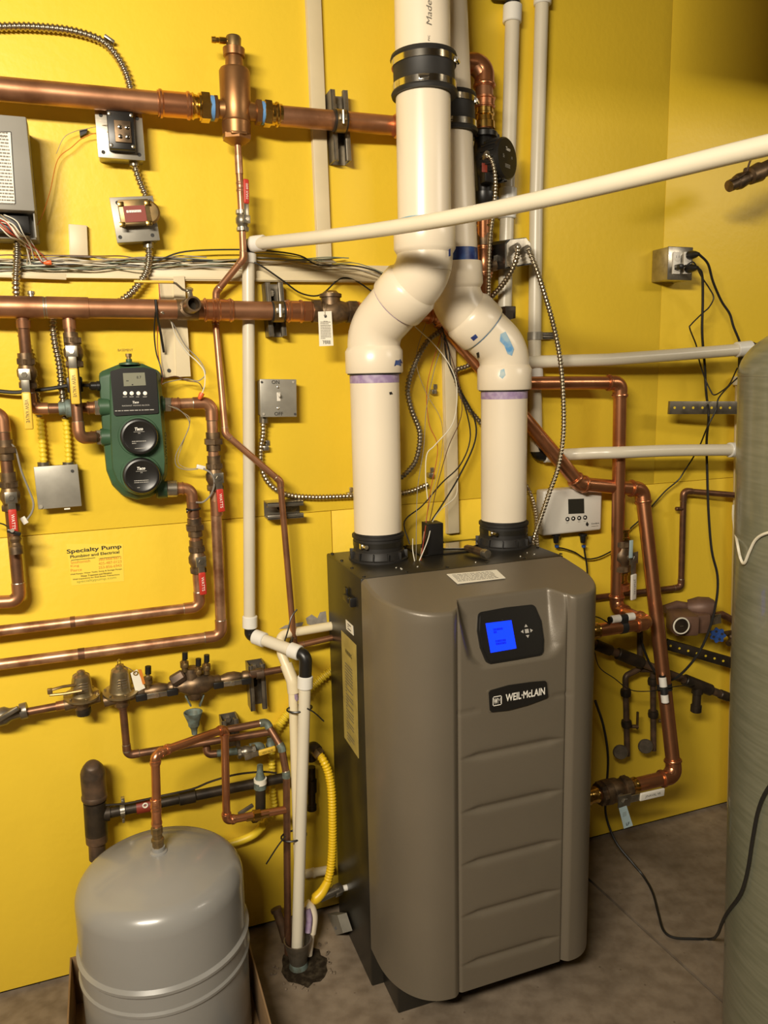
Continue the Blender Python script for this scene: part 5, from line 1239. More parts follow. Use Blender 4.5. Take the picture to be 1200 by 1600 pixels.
solo('pipe_clamp', MB().lathe(P(400, 1053, WR), P(412, 1050.8, WR) - P(400, 1053, WR), [(0, rL), (0, rL * 1.5), (.018, rL * 1.5), (.018, rL)], 14).box(P(400, 1050, WR + .006), (.03, .008, .012), bev=.002), 'iron_rust', 'rusty pipe clamp on the dusty strut', 'pipe clamp')
strut('small dusty strut channel behind copper bend over the expansion tank', P(357, 1140), P(355, 1110) - P(360, 1166), .090, Dp=.045)
strut('horizontal galvanised strut channel holding the slim drain tube', P(440, 793), P(471, 791) - P(410, 795), .088, Dp=.046, mt='galv')
# drop from shiny regulator
drp = run('feed_pipe', 'dull copper pipe dropping from shiny regulator and running right', uv([(191, 1094, WR), (199, 1180, WR), (425, 1143, .075)]), rL, 'copper_dark', 'copper_dark', R=.016)
coupling(drp, P(191, 1094, WR), P(191.8, 1106, WR), rL, 'copper_dark', k=1.3)
part('solder_ring', MB().cyl(P(198.2, 1172, WR), P(198.4, 1174, WR), rL * 1.15, 14), 'solder', drp)
# funnel drain tail and lower valve with yellow lever
tl = run('feed_pipe', 'corroded copper bend below the funnel leading to yellow-lever valve', uv([(321, 1158, .05), (324, 1179, .06), (385, 1172, .085)]), rL, 'copper_green', 'copper_dark', R=.014)
ball_valve('corroded valve with short yellow lever above expansion tank', P(385, 1174, .085), XA, rL, V((.0, -1, -.15)), V((1, 0, .12)), .068, 'grip_yellow', 'galv_dark', silver=.42, gw=.012, writing='VIEW VALVE', wmt='ink')
gv = thing('vacuum_breaker', 'corroded green and grey vertical fitting with paper band by black pipe', 'valve', P(407, 1262, .09))
part('body', MB().lathe(P(407, 1265, .09), P(406, 1180, .09) - P(407, 1265, .09), [(0, .012), (.056, .012), (.057, .0155), (.074, .0155), (.075, .0125), (.085, .012), (.100, .008), (.118, .007)], 18), 'copper_green', gv)
part('paper_band', MB().lathe(P(407, 1224, .09), ZA, [(0, .0150), (0, .0158), (.013, .0158), (.013, .0150)], 18), 'paper', gv)
part('tail', MB().cyl(P(407, 1266, .09), P(407, 1226, .09), .0128, 16), 'iron_pipe', gv)
hb = thing('hose_valve', 'dark corroded shutoff at the end of the brass tee above tank', 'valve', P(400, 1290, .1))
part('body', MB().lathe(P(392, 1282, .095), P(418, 1262, .085) - P(392, 1282, .095), [(0, .008), (.008, .013), (.022, .013), (.03, .009), (.04, .009)], 14), 'bronze_dark', hb)
part('lever', MB().box(P(384, 1265, .11), (.04, .006, .010), ex=V((1, 0, .45)), bev=.002), 'galv_dark', hb)
solo('green_elbow', MB().tube(fillet(uv([(390, 1168, .075), (408, 1165, .075), (410, 1178, .080)]), .008, 5), rL * 1.15, 14), 'copper_green', 'blue-green corroded elbow over the yellow lever valve', 'pipe fitting')
solo('stub_fitting', MB().lathe(P(423, 1168, .05), ZA, [(0, .011), (.008, .013), (.016, .009), (.030, .008)], 14), 'copper_green', 'corroded stub fitting under the green relief elbow', 'pipe fitting')
# yellow painted corrugated hoses behind
flex('corrugated_conduit', 'yellow-painted corrugated conduit slanting behind white pipes', uv([(530, 1040, .02), (500, 1062, .02), (462, 1100, .02), (440, 1128, .018), (426, 1150, .016)]), .0125, 'paint_yellow', pitch=.0095)
flex('corrugated_conduit', 'yellow-painted corrugated conduit dropping behind the yellow-lever valve', uv([(424, 1165, .02), (425, 1200, .02), (426, 1240, .02), (428, 1262, .02), (420, 1278, .02), (408, 1292, .025)]), .0095, 'paint_yellow', pitch=.0095)
solo('yellow_conduit', MB().tube(smooth(uv([(410, 1291, .04), (398, 1303, .03), (380, 1312, .025), (355, 1320, .02)]), 6), .0105, 14), 'paint_yellow', 'smooth yellow-painted conduit curving behind expansion tank', 'conduit')
# bright copper line to expansion tank
rE = .0092
TKC = V((.041, -.28, 0)); TKZ = .462
tn0 = V((.041, -.28, TKZ))
bl = run('tank_line', 'bright copper line zigzagging from brass tee down to expansion tank', [tn0 + ZA * .03, P(242.5, 1180, .27), P(262, 1171, .25), P(351, 1139, .155), P(354, 1282, .15), P(446, 1265, .14)], rE, 'copper_new', 'copper_new', True, R=.016, leg=.006)
coupling(bl, P(243, 1247, .275), P(243.5, 1262, .275), rE, 'copper_new', True); coupling(bl, P(244, 1262, .275), P(245, 1290, .277), rE, 'copper_new', True)
part('brass_adapter', MB().lathe(tn0 + ZA * .010, ZA, [(0, rE), (0, rE * 1.25), (.012, rE * 1.25), (.014, rE * 1.45), (.020, rE * 1.45), (.022, rE * 1.1), (.030, rE * 1.1), (.032, rE * 1.3), (.046, rE * 1.3), (.048, rE)], 8), 'brass_dull', bl)
part('brass_tee', MB().lathe(P(384, 1277, .146), P(430, 1268, .141) - P(384, 1277, .146), [(0, rE), (0, rE * 1.15), (.016, rE * 1.15), (.018, rE * 1.5), (.034, rE * 1.5), (.036, rE * 1.15), (.055, rE * 1.15), (.055, rE)], 8), 'brass', bl, 'shiny brass tee')
# black iron pipe with capped stand
WB = .065
bk = thing('iron_standpipe', 'rusty capped iron standpipe behind the expansion tank', 'pipe', P(152, 1330, WB))
pk = S(P(146, 1260, WB))
t0, t1 = P(153, 1345, WB), P(144, 1200, WB)
part('cap', MB().tube(smooth([P(148, 1243, WB), P(146, 1222, WB), P(145, 1207, WB + .004), P(144, 1198, WB + .012), P(143.5, 1194, WB + .016)], 4), [18.5 * pk] * 9 + [17.5 * pk, 16 * pk, 14.5 * pk, 13 * pk, 12 * pk, 11 * pk, 9.5 * pk, 4 * pk][:8], 24), 'iron_rust', bk)
part('collar', MB().lathe(P(148, 1250, WB), P(147.5, 1238, WB) - P(148, 1250, WB), [(0, 15 * pk), (1 * pk, 18 * pk), (4 * pk, 19.5 * pk), (8 * pk, 19.5 * pk), (12 * pk, 17 * pk)], 24), 'iron_rust', bk)
part('tee', MB().tube([P(148, 1252, WB), P(151, 1302, WB)], 17 * pk, 24).tube([P(150, 1273, WB), P(172, 1270, WB)], 12 * pk, 18), 'iron_pipe', bk)
part('lower_pipe', MB().lathe(P(151, 1300, WB), P(153, 1345, WB) - P(151, 1300, WB), [(0, 12 * pk), (2 * pk, 17 * pk), (16 * pk, 16.5 * pk), (18 * pk, 13 * pk), (45 * pk, 13 * pk)], 20), 'iron_rust', bk)
bh = thing('iron_gas_pipe', 'dark horizontal iron pipe with red label sleeve behind the tank line', 'pipe', P(250, 1260, WB))
part('pipe', MB().tube([P(168, 1270.5, WB), P(450, 1214, WB)], 8.5 * pk, 18), 'iron_pipe', bh)
axh = (P(450, 1214, WB) - P(168, 1270.5, WB)).normalized()
part('pipe_clamp', MB().lathe(P(188, 1266.5, WB), axh, [(0, .009), (0, 12 * pk), (.010, 12 * pk), (.010, .009)], 14).box(P(192, 1250, WB), (.008, .012, .014), bev=.001).box(P(193, 1281, WB), (.006, .008, .012), bev=.001), 'galv', bh)
part('red_sleeve', MB().cyl(P(213, 1261.5, WB), P(236, 1257, WB), 11 * pk, 16), 'red_label', bh, 'red sleeve with round white mark')
part('white_mark', MB().torus(P(227, 1258.5, WB + .0165), n_, .0052, .0018, 14, 6), 'paper', bh)
part('coupling', MB().cyl(P(279, 1248.5, WB), P(306, 1243, WB), 11 * pk, 16, bev=.002), 'iron_pipe', bh)
solo('capillary_tube', MB().tube(smooth(uv([(165, 1258, .085), (200, 1255, .085), (250, 1244, .085), (300, 1233, .085), (330, 1221, .08), (370, 1210, .075), (410, 1206, .07), (432, 1208, .07)]), 5), .0026, 8), 'iron_pipe', 'thin dark tube draped along the iron gas pipe', 'tube')
# gas shutoff and yellow hose
gs = thing('gas_drip_leg', 'black iron drip leg and elbow behind the yellow gas hose', 'pipe', P(488, 1265, .05))
part('drip_leg', MB().lathe(P(487, 1266, .05), P(486, 1176, .05) - P(487, 1266, .05), [(0, .010), (.002, .013), (.016, .013), (.018, .0105), (.050, .0105), (.052, .014), (.085, .014), (.087, .011), (.12, .011)], 16), 'iron_pipe', gs)
part('elbow', MB().tube(smooth(uv([(486, 1185, .05), (486, 1172, .06), (490, 1168, .075), (496, 1174, .09)]), 5), .0150, 16), 'iron_pipe', gs)
part('flare_nut', MB().hexa(P(493, 1172, .085), P(501, 1181, .10), .0150), 'brass_dull', gs)
yh = thing('gas_hose', 'bright yellow corrugated gas hose drooping beside the boiler cabinet', 'hose', P(500, 1400, .12))
hpts = uv([(499, 1179, .098), (506, 1190, .11), (513, 1206, .115), (518, 1235, .12), (519.5, 1275, .125), (519.5, 1320, .125), (517, 1355, .125), (512, 1378, .125), (503, 1394, .128), (492, 1405, .13)])
flex('corrugated_hose', '', hpts[:-2], .0112, 'hose_yellow', pitch=.0078, t=yh, depth=.84)
part('hose_end', MB().tube(smooth(hpts[-3:] + [P(486, 1408, .13)], 4), [.011, .0115, .012, .0125, .013, .0135, .014, .014, .0135, .012, .009, .006, .003], 16), 'hose_yellow', yh)
part('end_fitting', MB().cyl(P(500, 1403, .13), P(528, 1390, .12), .0115, 14).hexa(P(522, 1393, .12), P(533, 1388, .115), .0155), 'galv_dark', yh)
part('taped_nipple', MB().cyl(P(533, 1389, .115), P(556, 1383, .11), .0075, 12).torus(P(549, 1385, .11), XA, .011, .0030, 12, 6), 'foam_white', yh, 'nipple wrapped in white tape')
solo('white_stub_pipe', MB().cyl(P(474, 1366, .02), P(520, 1358, .02), .0115, 16).lathe(P(488, 1364, .02), XA, [(0, .0115), (0, .0135), (.006, .0135), (.006, .0115)], 16), 'pvc_yellowed', 'short white stub pipe along the wall behind the yellow hose', 'pipe')
fb = thing('floor_bracket', 'grey metal bracket on floor at the boiler cabinet side', 'bracket', PZ(525, 1462, 0))
q = [PX(u, v, BX0 - .03) for u, v in ((510, 1428), (527, 1430), (536, 1458), (523, 1462))]
part('plate', MB().prism(q, XA * .025), 'box_grey', fb)
part('hole', MB().cyl(PX(525, 1450, BX0 - .0312), PX(525, 1450, BX0 - .030), .004, 10), 'ink', fb)
# ------------------------------------------------------------------ expansion tank and box
tk = thing('expansion_tank', 'large glossy grey steel expansion tank standing in a cardboard box', 'tank', TKC)
RT = .172
prof = [(0.0, .10), (0.0, RT - .02), (.02, RT)]
for z in (.06, .10): prof.append((z, RT))
zs_ = P(250, 1545, .28).z
prof += [(.118, RT), (.122, RT + .004), (.128, RT + .004), (.132, RT), (.158, RT), (.162, RT + .004), (.168, RT + .004), (.172, RT), (.30, RT)]
ZD = .385
prof = [(0, .10), (0, RT - .02), (.02, RT), (.218, RT + .001), (.221, RT + .005), (.227, RT + .0055), (.232, RT + .002), (.262, RT + .002), (.268, RT + .006), (.274, RT + .0065), (.280, RT), (ZD, RT)]
prof += [(ZD + .050 * math.sin(a), RT - .05 + .05 * math.cos(a)) for a in [math.pi / 2 * k / 8 * .86 for k in range(1, 9)]]
r_l, z_l = prof[-1][1], prof[-1][0]
prof += [(z_l + (TKZ - z_l) * (1 - (1 - k / 8) ** 2), r_l * (1 - k / 8) + .012 * (k / 8)) for k in range(1, 9)]
part('shell', MB().lathe(TKC, ZA, prof, 64), 'tank_grey', tk, ang=24)
part('port', MB().lathe(tn0 - ZA * .004, ZA, [(0, .020), (.006, .018), (.008, .014), (.016, .014), (.016, .010)], 20), 'tank_grey', tk)
a = math.radians(208)
lbm = MB()
for k in range(6):
    a0_, a1_ = math.radians(192 + k * 4), math.radians(196 + k * 4)
    e0, e1 = V((math.cos(a0_), math.sin(a0_), 0)) * (RT + .0012), V((math.cos(a1_), math.sin(a1_), 0)) * (RT + .0012)
    lbm.quad(TKC + e0 + ZA * .02, TKC + e1 + ZA * .02, TKC + e1 + ZA * .12, TKC + e0 + ZA * .12)
part('paper_label', lbm, 'paper', tk)
bx = thing('cardboard_box', 'open cardboard box around the foot of expansion tank', 'box', V((TKC.x, TKC.y, 0)))
xa, xb, ya, yb = TKC.x - .205, TKC.x + .186, TKC.y - .19, TKC.y + .19
for nm, q in (('side_panel', (xa - .004, xa, ya, yb, .125)), ('side_panel', (xb, xb + .004, ya, yb, .125)), ('front_panel', (xa, xb, ya, ya + .004, .125)), ('back_panel', (xa, xb, yb - .004, yb, .125))):
    part(nm, boxmb(q[0], q[1], q[2], q[3], .001, q[4], .001), 'cardboard', bx)
part('bottom_panel', boxmb(xa, xb, ya + .004, yb - .004, 0, .0008), 'cardboard', bx)

# ------------------------------------------------------------------ things on and above the boiler
bt = thing('square_duct_stub', 'black square hollow post standing on the boiler top between vents', 'post', PZ(676, 866, BT))
b0 = PZ(676, 864, BT + .004); hz = .074
for dx, dy, sx, sy in ((-.0185, 0, .003, .036), (.0185, 0, .003, .036), (0, -.0185, .040, .003), (0, .0185, .040, .003)):
    part('side', MB().box(b0 + V((dx, dy, hz / 2)), (sx, sy, hz), bev=.0006), 'plastic_black', bt)
part('top', MB().box(b0 + ZA * (hz + .001), (.040, .040, .003), bev=.001), 'plastic_black', bt)
kn = thing('putty_knife', 'putty knife with dark handle and steel blade lying on boiler top', 'hand tool', PZ(745, 862, BT))
k0, k1, k2 = PZ(762, 866, BT + .014), PZ(727, 855, BT + .014), PZ(692, 857, BT + .006)
part('handle', MB().tube([k1, k1.lerp(k0, .1), k1.lerp(k0, .5), k1.lerp(k0, .82)], [.005, .008, .0105, .0095], 8), 'bronze_dark', kn)
part('end_cap', MB().tube([k1.lerp(k0, .80), k1.lerp(k0, .84), k0], [.0096, .0108, .0104], 10), 'galv', kn)
q = [PZ(u, v, BT + .0075) for u, v in ((727, 857), (745, 849), (748, 851), (740, 846), (700, 850), (690, 853), (692, 857))]
part('blade', MB().prism([PZ(u, v, BT + .0072) for u, v in ((728, 857), (747, 851), (744, 846), (735, 845), (692, 850), (691, 857))], ZA * .0012), 'stainless', kn)
for i in range(9):
    rg2 = random.Random(100 + i)
    solo('debris_speck', MB().box(V((rg2.uniform(BX0 + .05, BX1 - .05), rg2.uniform(-.285, -.235), BT + .0016)), (rg2.uniform(.002, .004), rg2.uniform(.001, .002), .002), ex=V((rg2.random(), rg2.random(), 0))), 'paper', 'tiny pale speck of debris on the black boiler top', 'debris', 'specks on the boiler top')
VW = [
 ('thin black wire falling from vent gap to the boiler top', 'wire_black', .0018, [(684, 492, .05), (693, 520, .05), (701, 545, .05), (706, 580, .05), (722, 620, .05), (735, 680, .045), (720, 725, .05), (690, 755, .06), (660, 790, .07), (632, 815, .09), (640, 850, .12)]),
 ('thick black cable curving down behind the wires into boiler top', 'wire_black', .0022, [(694, 520, .04), (698, 560, .04), (714, 600, .035), (740, 650, .035), (742, 690, .04), (717, 745, .05), (690, 790, .08), (671, 820, .13), (658, 855, .19)]),
 ('bright white wire looping below the vent elbows', 'wire_white', .0014, [(648, 510, .05), (680, 540, .05), (705, 575, .06), (714, 610, .06), (708, 660, .06), (680, 695, .06), (667, 710, .06), (665, 745, .07), (668, 780, .09)]),
 ('white wire dropping beside the square post to boiler top', 'wire_white', .0012, [(715, 745, .05), (712, 775, .06), (690, 795, .09), (676, 815, .15), (668, 845, .19), (651, 886, .20)]),
 ('thin tan wire in the fan of wires behind left vent', 'wire_tan', .0009, [(665, 505, .04), (650, 560, .04), (664, 610, .04), (690, 660, .04), (688, 720, .05), (668, 800, .12), (655, 882, .20)]),
 ('thin red wire in the fan of wires behind left vent', 'wire_red', .0009, [(690, 520, .04), (668, 600, .04), (670, 660, .04), (684, 700, .05), (672, 770, .09), (664, 830, .17), (657, 880, .20)]),
 ('thin grey wire in the fan of wires behind left vent', 'wire_grey', .0009, [(672, 498, .04), (690, 530, .04), (678, 580, .04), (666, 640, .04), (662, 700, .05), (652, 770, .08), (650, 885, .20)]),
 ('thin brown wire in the fan of wires behind left vent', 'wire_brown', .0011, [(676, 500, .04), (706, 560, .05), (722, 640, .05), (700, 700, .05), (683, 760, .08), (670, 820, .15), (653, 884, .20)]),
 ('short white wire stub rising from the boiler top', 'wire_white', .0012, [(645, 842, .16), (645, 860, .19), (649, 882, .20)]),
]
for l, m_, r_, pl in VW: wire(l, uv(pl), r_, m_)

# glue smears on the vents (dried blue cement)
def smear(parent, c, ax, r, a0, a1, z0, z1, mt, seed):
    rg3 = random.Random(seed); x, y = perp(ax); ax = ax.normalized(); mb = MB(); n = 12; top = []; bot = []
    for k in range(n + 1):
        a = a0 + (a1 - a0) * k / n; e = x * math.cos(a) + y * math.sin(a); s = math.sin(math.pi * (k + .4) / (n + .8))
        top.append(c + e * r + ax * (z1 * s * rg3.uniform(.75, 1.1))); bot.append(c + e * r + ax * (z0 * s * rg3.uniform(.75, 1.1)))
    for k in range(n): mb.quad(bot[k], bot[k + 1], top[k + 1], top[k])
    return part('glue_smear', mb, mt, parent)
def blob(parent, path, widths, r_off, mt):        # thin patch lying on the pipe as seen from the room
    mb = MB(); L, Rr = [], []
    for (u, v), w in zip(path, widths):
        pass
def onpipe(u, v, a, b, r):                        # nearest hit of a view ray with a pipe a-b of radius r
    d = ray(u, v).normalized(); ax = (b - a).normalized(); oc = CAM - a
    dp, op = d - ax * d.dot(ax), oc - ax * oc.dot(ax)
    A, B, C = dp.dot(dp), 2 * dp.dot(op), op.dot(op) - r * r; D = B * B - 4 * A * C
    s = (-B - math.sqrt(max(D, 0))) / (2 * A); return CAM + d * s
def patch(parent, pts, a, b, r, mt):
    # surface cell patch on a pipe, subdivided so it follows the curve
    q = [onpipe(u, v, a, b, r) for u, v in pts]; c = onpipe(sum(p[0] for p in pts) / len(pts), sum(p[1] for p in pts) / len(pts), a, b, r)
    n = len(q); mid = [onpipe((p[0] + sum(t[0] for t in pts) / n) / 2, (p[1] + sum(t[1] for t in pts) / n) / 2, a, b, r) for p in pts]
    mb = MB().add(q + mid + [c], [(i, (i + 1) % n, n + (i + 1) % n, n + i) for i in range(n)] + [(n + i, n + (i + 1) % n, 2 * n) for i in range(n)])
    return part('glue_smear', mb, mt, parent)
rp0 = .0572
patch(v1, [(618, 563), (626, 561), (629, 567), (626, 572), (616, 572)], VB1, e1a, rp0 * 1.172, 'glue_blue')
patch(v1, [(701, 390), (704, 388), (704, 400), (701, 401)], e2a, topa, rp0 * 1.172, 'glue_blue')
patch(v1, [(608, 613), (612, 612), (614, 616), (609, 617)], VB1, e1a, rp0 * 1.005, 'ink')
patch(v2, [(782, 522), (790, 518), (796, 530), (803, 545), (800, 556), (793, 553), (788, 540), (781, 533)], e1b + (e1b - e2b).normalized() * .02, e1b + (e2b - e1b) * .3, rp0 * 1.10, 'glue_cyan')
patch(v2, [(782, 578), (788, 576), (790, 586), (785, 592), (780, 588)], VB2, e1b, rp0 * 1.172, 'glue_light')
patch(v2, [(735, 528), (743, 522), (747, 527), (740, 533)], e1b, e2b, rp0 * 1.172, 'glue_blue')
patch(v2, [(744, 552), (748, 550), (749, 558), (746, 560)], e1b, e2b, rp0 * 1.10, 'ink')
def pipe_text(txt, u, v, a, b, r, h, L, parent, shear=0):
    p = onpipe(u, v, a, b, r); ax = (b - a).normalized(); rad = (p - a); rad = (rad - ax * rad.dot(ax)).normalized()
    lettering(txt, p, ax, rad.cross(ax), h, 'ink_grey', parent, width=L, shear=shear, depth=.0012)
pipe_text('Made', 670, 20, e2a, topa, rp0, .011, .045, v1, .2)
pipe_text('in USA  PVC', 670, 68, e2a, topa, rp0, .004, .030, v1)
pipe_text('CELLULAR CORE  4 IN  SCH 40', 625.5, 700, VB1, e1a, rp0, .005, .16, v1)

# ------------------------------------------------------------------ right side
# supply ball valve with labelled handle
bvc = P(971, 868, .075)
t = ball_valve('bronze ball valve with white labelled lever on the copper supply pipe', bvc, ZA, rS, V((.25, -1, 0)), V((.02, 0, -1)), .120, 'white_plastic', 'bronze_dark', silver=.42, gw=.017, writing='J/NAVAL', wmt='ink')
for z_, d_ in ((.048, 1), (-.048, -1)):
    part('brass_end', MB().lathe(bvc + ZA * z_, ZA * d_, [(0, rS), (0, rS * 1.2), (.006, rS * 1.2), (.008, rS * 1.08), (.022, rS * 1.08), (.024, rS * 1.2), (.029, rS * 1.2), (.029, rS)], 18), 'brass', t)
part('hang_tag', MB().box(P(986, 858, .135), (.012, .001, .05), bev=.0004), 'tag_blue', t)
coupling(sup, P(972.3, 912, .075), P(972.6, 922, .075), rS, 'copper_new', True)
# return ball valve at bottom
rz, ry = rp_[4].z, rp_[4].y
rc = P(958, 1250, .228); rc = V((rc.x, ry, rz))
t = ball_valve('large brass ball valve with white labelled lever at boiler return', rc, XA, rS * 1.12, V((0.1, -1, -.1)), V((1, -.05, .02)), .125, 'white_plastic', 'bronze_dark', silver=.42, gw=.019, writing='J/NAVAL V0', wmt='ink')
part('flange', MB().lathe(rc - XA * .035, XA, [(0, rS), (0, .033), (.020, .034), (.024, .030), (.026, rS)], 28), 'bronze_dark', t)
part('brass_end', MB().lathe(rc + XA * .046, XA, [(0, rS), (0, rS * 1.2), (.012, rS * 1.2), (.014, rS * 1.08), (.022, rS * 1.25), (.028, rS * 1.25), (.030, rS)], 18), 'brass', t)
tgq = [P(u, v, .285) for u, v in ((967, 1263), (979, 1259), (989, 1290), (975, 1295))]
tg_ = thing('valve_tag', 'pale blue paper tag marked LF hanging from boiler return valve', 'tag', tgq[3])
tgm = part('tag', MB().prism(tgq, YA * .0006), 'tag_blue', tg_)
lettering('LF', P(981, 1287, .2854), (tgq[2] - tgq[3]), (tgq[0] - tgq[3]), .0085, 'ink', tgm, bold=.02)
printed(P(976, 1272, .2854), (tgq[2] - tgq[3]), (tgq[0] - tgq[3]), .013, .014, 4, 'ink_grey', tgm, seed=41, fill=.3)
# strap-on temperature sensors
def sensor(label, c, ax, off, pr):
    ax = ax.normalized(); t = thing('strap_sensor', label, 'sensor', c)
    q = c + off
    part('foam_cover', MB().cyl(q - ax * .038, q - ax * .010, .0105, 18, bev=.002).cyl(q + ax * .010, q + ax * .034, .0105, 18, bev=.002), 'foam_white', t)
    part('tape', MB().cyl(q - ax * .011, q + ax * .011, .0095, 14).lathe(c - ax * .009, ax, [(0, pr), (0, pr * 1.08), (.018, pr * 1.08), (.018, pr)], 20).box((c + q) / 2, (.018, .02, off.length), ex=ax, ez=off.normalized()), 'tape_black', t)
    part('probe_end', MB().cyl(q - ax * .044, q - ax * .036, .0085, 14), 'plastic_black', t)
    return t
sensor('white strap-on temperature sensor lying on the copper supply stub', V((P(972, 985, .21).x, -.21, spts[6].z)), XA, V((-.004, -.008, .027)), rS)
rd = (rp_[4] - rp_[3]).normalized(); k_ = (1076 - 764.5) / (1212 - 764.5)
sensor('white strap-on temperature sensor taped upright on the slanting return pipe', rp_[3].lerp(rp_[4], .69), rd, V((-.020, -.022, 0)), rR)
wire('black sensor cable from upper strap sensor to the boiler', uv([(925, 962, .2), (938, 966, .22), (953, 975, .22)]), .0016, 'wire_black')
wire('black sensor cable looping low from boiler to the return pipe sensor', uv([(928, 1015, .22), (937, 1043, .20), (960, 1060, .18), (985, 1078, .16), (1015, 1080, .16), (1033, 1077, .20), (1060, 1072, .20), (1085, 1071, .12)]), .0014, 'wire_black')
# corner copper
lw = run('wall_pipe', 'thin dull copper pipe stepping up the wall behind the supply valve', uv([(880, 940, .016), (1064, 917.5, .018), (1068, 767, .030), (1165, 775, .05)]), .0090, 'copper_dark', 'copper_dark', R=.017, leg=.008)
part('nub', MB().cyl(P(1068, 795, .030), P(1056, 795, .030), .006, 10, bev=.001), 'copper_dark', lw)
# brown pump
bp = thing('small_circulator', 'dusty brown circulator with round dial face and junction box behind return pipe', 'pump', P(1080, 1000, .06))
q = [P(u, v, .15) for u, v in ((1046, 955), (1082, 965), (1082, 995), (1046, 982))]
part('motor_body', MB().box(P(1066, 972, .11), (.068, .085, .060), ex=V((1, -.35, 0)), bev=.008), 'pump_brown', bp)
part('junction_box', MB().box(P(1090, 970, .10), (.040, .07, .056), ex=V((1, -.2, 0)), bev=.004), 'pump_brown', bp)
part('top_casting', MB().lathe(P(1075, 950, .06), V((.6, -.5, .1)), [(0, .025), (.03, .033), (.06, .030), (.075, .02)], 18).tube(uv([(1038, 952, .05), (1058, 945, .05), (1075, 948, .06)]), .013, 14), 'pump_brown', bp)
fdir = V((-.25, -1, .05)).normalized(); fcx = P(1063, 977, .158)
dial = part('dial', MB().lathe(fcx, fdir, [(0, .024), (.006, .024), (.007, .020)], 28), 'iron_pipe', bp)
part('dial_ring', MB().torus(fcx + fdir * .006, fdir, .0225, .0024, 28, 6), 'paper', dial)
part('dial_screw', MB().box(fcx + fdir * .009, (.010, .002, .003), bev=.0005), 'galv', dial)
part('plate', MB().box(P(1118, 968, .09), (.038, .002, .030), ex=V((1, -.1, .1)), bev=.0005), 'galv', bp)
part('outlet', MB().tube(uv([(1100, 965, .06), (1128, 960, .06), (1150, 972, .07), (1170, 985, .08)]), .0115, 14), 'copper_dark', bp)
hv = thing('hose_bib', 'hose bib with blue round handle by the green-grey tank', 'valve', P(1135, 1005, .1))
hc = P(1121, 992, .12); hx, hy = perp(V((-.5, -.8, .1)))
hn = V((-.5, -.8, .1)).normalized()
hm = MB().prism([hc + (hx * math.cos(a) + hy * math.sin(a)) * (.0205 + .0028 * math.cos(7 * a)) for a in [2 * math.pi * k / 56 for k in range(56)]], hn * .007)
hm.cyl(hc, hc + hn * .012, .006, 12)
part('handle', hm, 'handle_blue', hv, 'blue lobed handle')
for k in range(4):
    a = math.pi / 2 * k + .4; e_ = (hx * math.cos(a) + hy * math.sin(a)) * .0125
    part('handle_hole', MB().cyl(hc + e_ + hn * .0068, hc + e_ + hn * .0074, .004, 10), 'ink', hv)
part('body', MB().cyl(hc, P(1146, 988, .07), .008, 12).tube(smooth(uv([(1138, 988, .08), (1143, 998, .09), (1138, 1006, .10)]), 4), .009, 12), 'bronze_dark', hv)
# perforated struts
def pstrut(label, a, b, W, Dp=.012, mt='galv_dark'):
    t = thing('perforated_strut', label, 'bracket', min((a, b), key=lambda p: p.z)); ax = (b - a); L = ax.length
    part('strip', MB().box((a + b) / 2, (L, Dp, W), ex=ax, bev=.001), mt, t)
    ax.normalize(); nn = ax.cross(ZA).normalized(); nn = nn if nn.y < 0 else -nn
    k = int(L / .028)
    for i in range(k):
        p = a + ax * (i + .5) * .028 + nn * (Dp / 2)
        part('hole', MB().cyl(p - nn * .0005, p + nn * .0006, .0036, 10), 'paint_yellow', t)
    return t
pstrut('upper grey perforated strut sticking out behind the hanging cords', P(1045, 637, .075), P(1190, 637, .13), .036)
pstrut('lower dark perforated strut slanting behind the black cord', P(1040, 1006, .03), P(1165, 1042, .12), .032, mt='iron_pipe')
# dark lower pipes
dk = thing('dark_drain_pipe', 'dark corroded pipe slanting from behind boiler toward the tank with tee', 'pipe', P(1083, 1112, .1))
dp0, dp1 = P(925, 1005, .05), P(1160, 1098, .13)
part('pipe', MB().tube([dp0, dp1], .0120, 16), 'iron_rust', dk)
dax = (dp1 - dp0).normalized(); Ld = (dp1 - dp0).length
for s0_, s1_, k in ((.02, .12, 1.35), (.16, .32, 1.5), (.40, .48, 1.35), (.60, .78, 1.5), (.84, .90, 1.2)):
    part('coupling', MB().cyl(dp0 + dax * Ld * s0_, dp0 + dax * Ld * s1_, .0120 * k, 16, bev=.002), 'iron_pipe', dk)
tb = dp0 + dax * Ld * .69
part('branch', MB().lathe(tb, V((-.02, 0, -1)), [(0, .0165), (.026, .0165), (.028, .0125), (.062, .0125), (.064, .0160), (.084, .0160), (.086, .013)], 16), 'iron_pipe', dk)
def leg(label, pts, wh, vy):
    t = thing('drop_leg', label, 'pipe', pts[-1])
    part('pipe', MB().tube(fillet(pts, .014, 6), .0088, 14), 'iron_rust', t)
    for v0_, v1_ in vy:
        part('fitting', MB().lathe(pts[-2].lerp(pts[-1], v0_), pts[-1] - pts[-2], [(0, .010), (.002, .0145), (.012, .016), (.022, .0145), (.024, .010)], 12), 'iron_pipe', t)
    ct = pts[-2].lerp(pts[-1], .62) + V((.010, -.012, 0))
    part('lever', MB().box(ct + V((.016, -.004, .018)), (.006, .006, .055), bev=.001), 'brass_dull', t)
    part('valve_stem', MB().cyl(ct, ct + V((.018, -.006, 0)), .006, 8), 'bronze_dark', t)
    part('wheel', MB().lathe(wh, V((-.4, -.8, .1)), [(-.010, .006), (0, .021), (.006, .023), (.010, .020), (.011, .008)], 18), 'galv_dark', t)
    return t
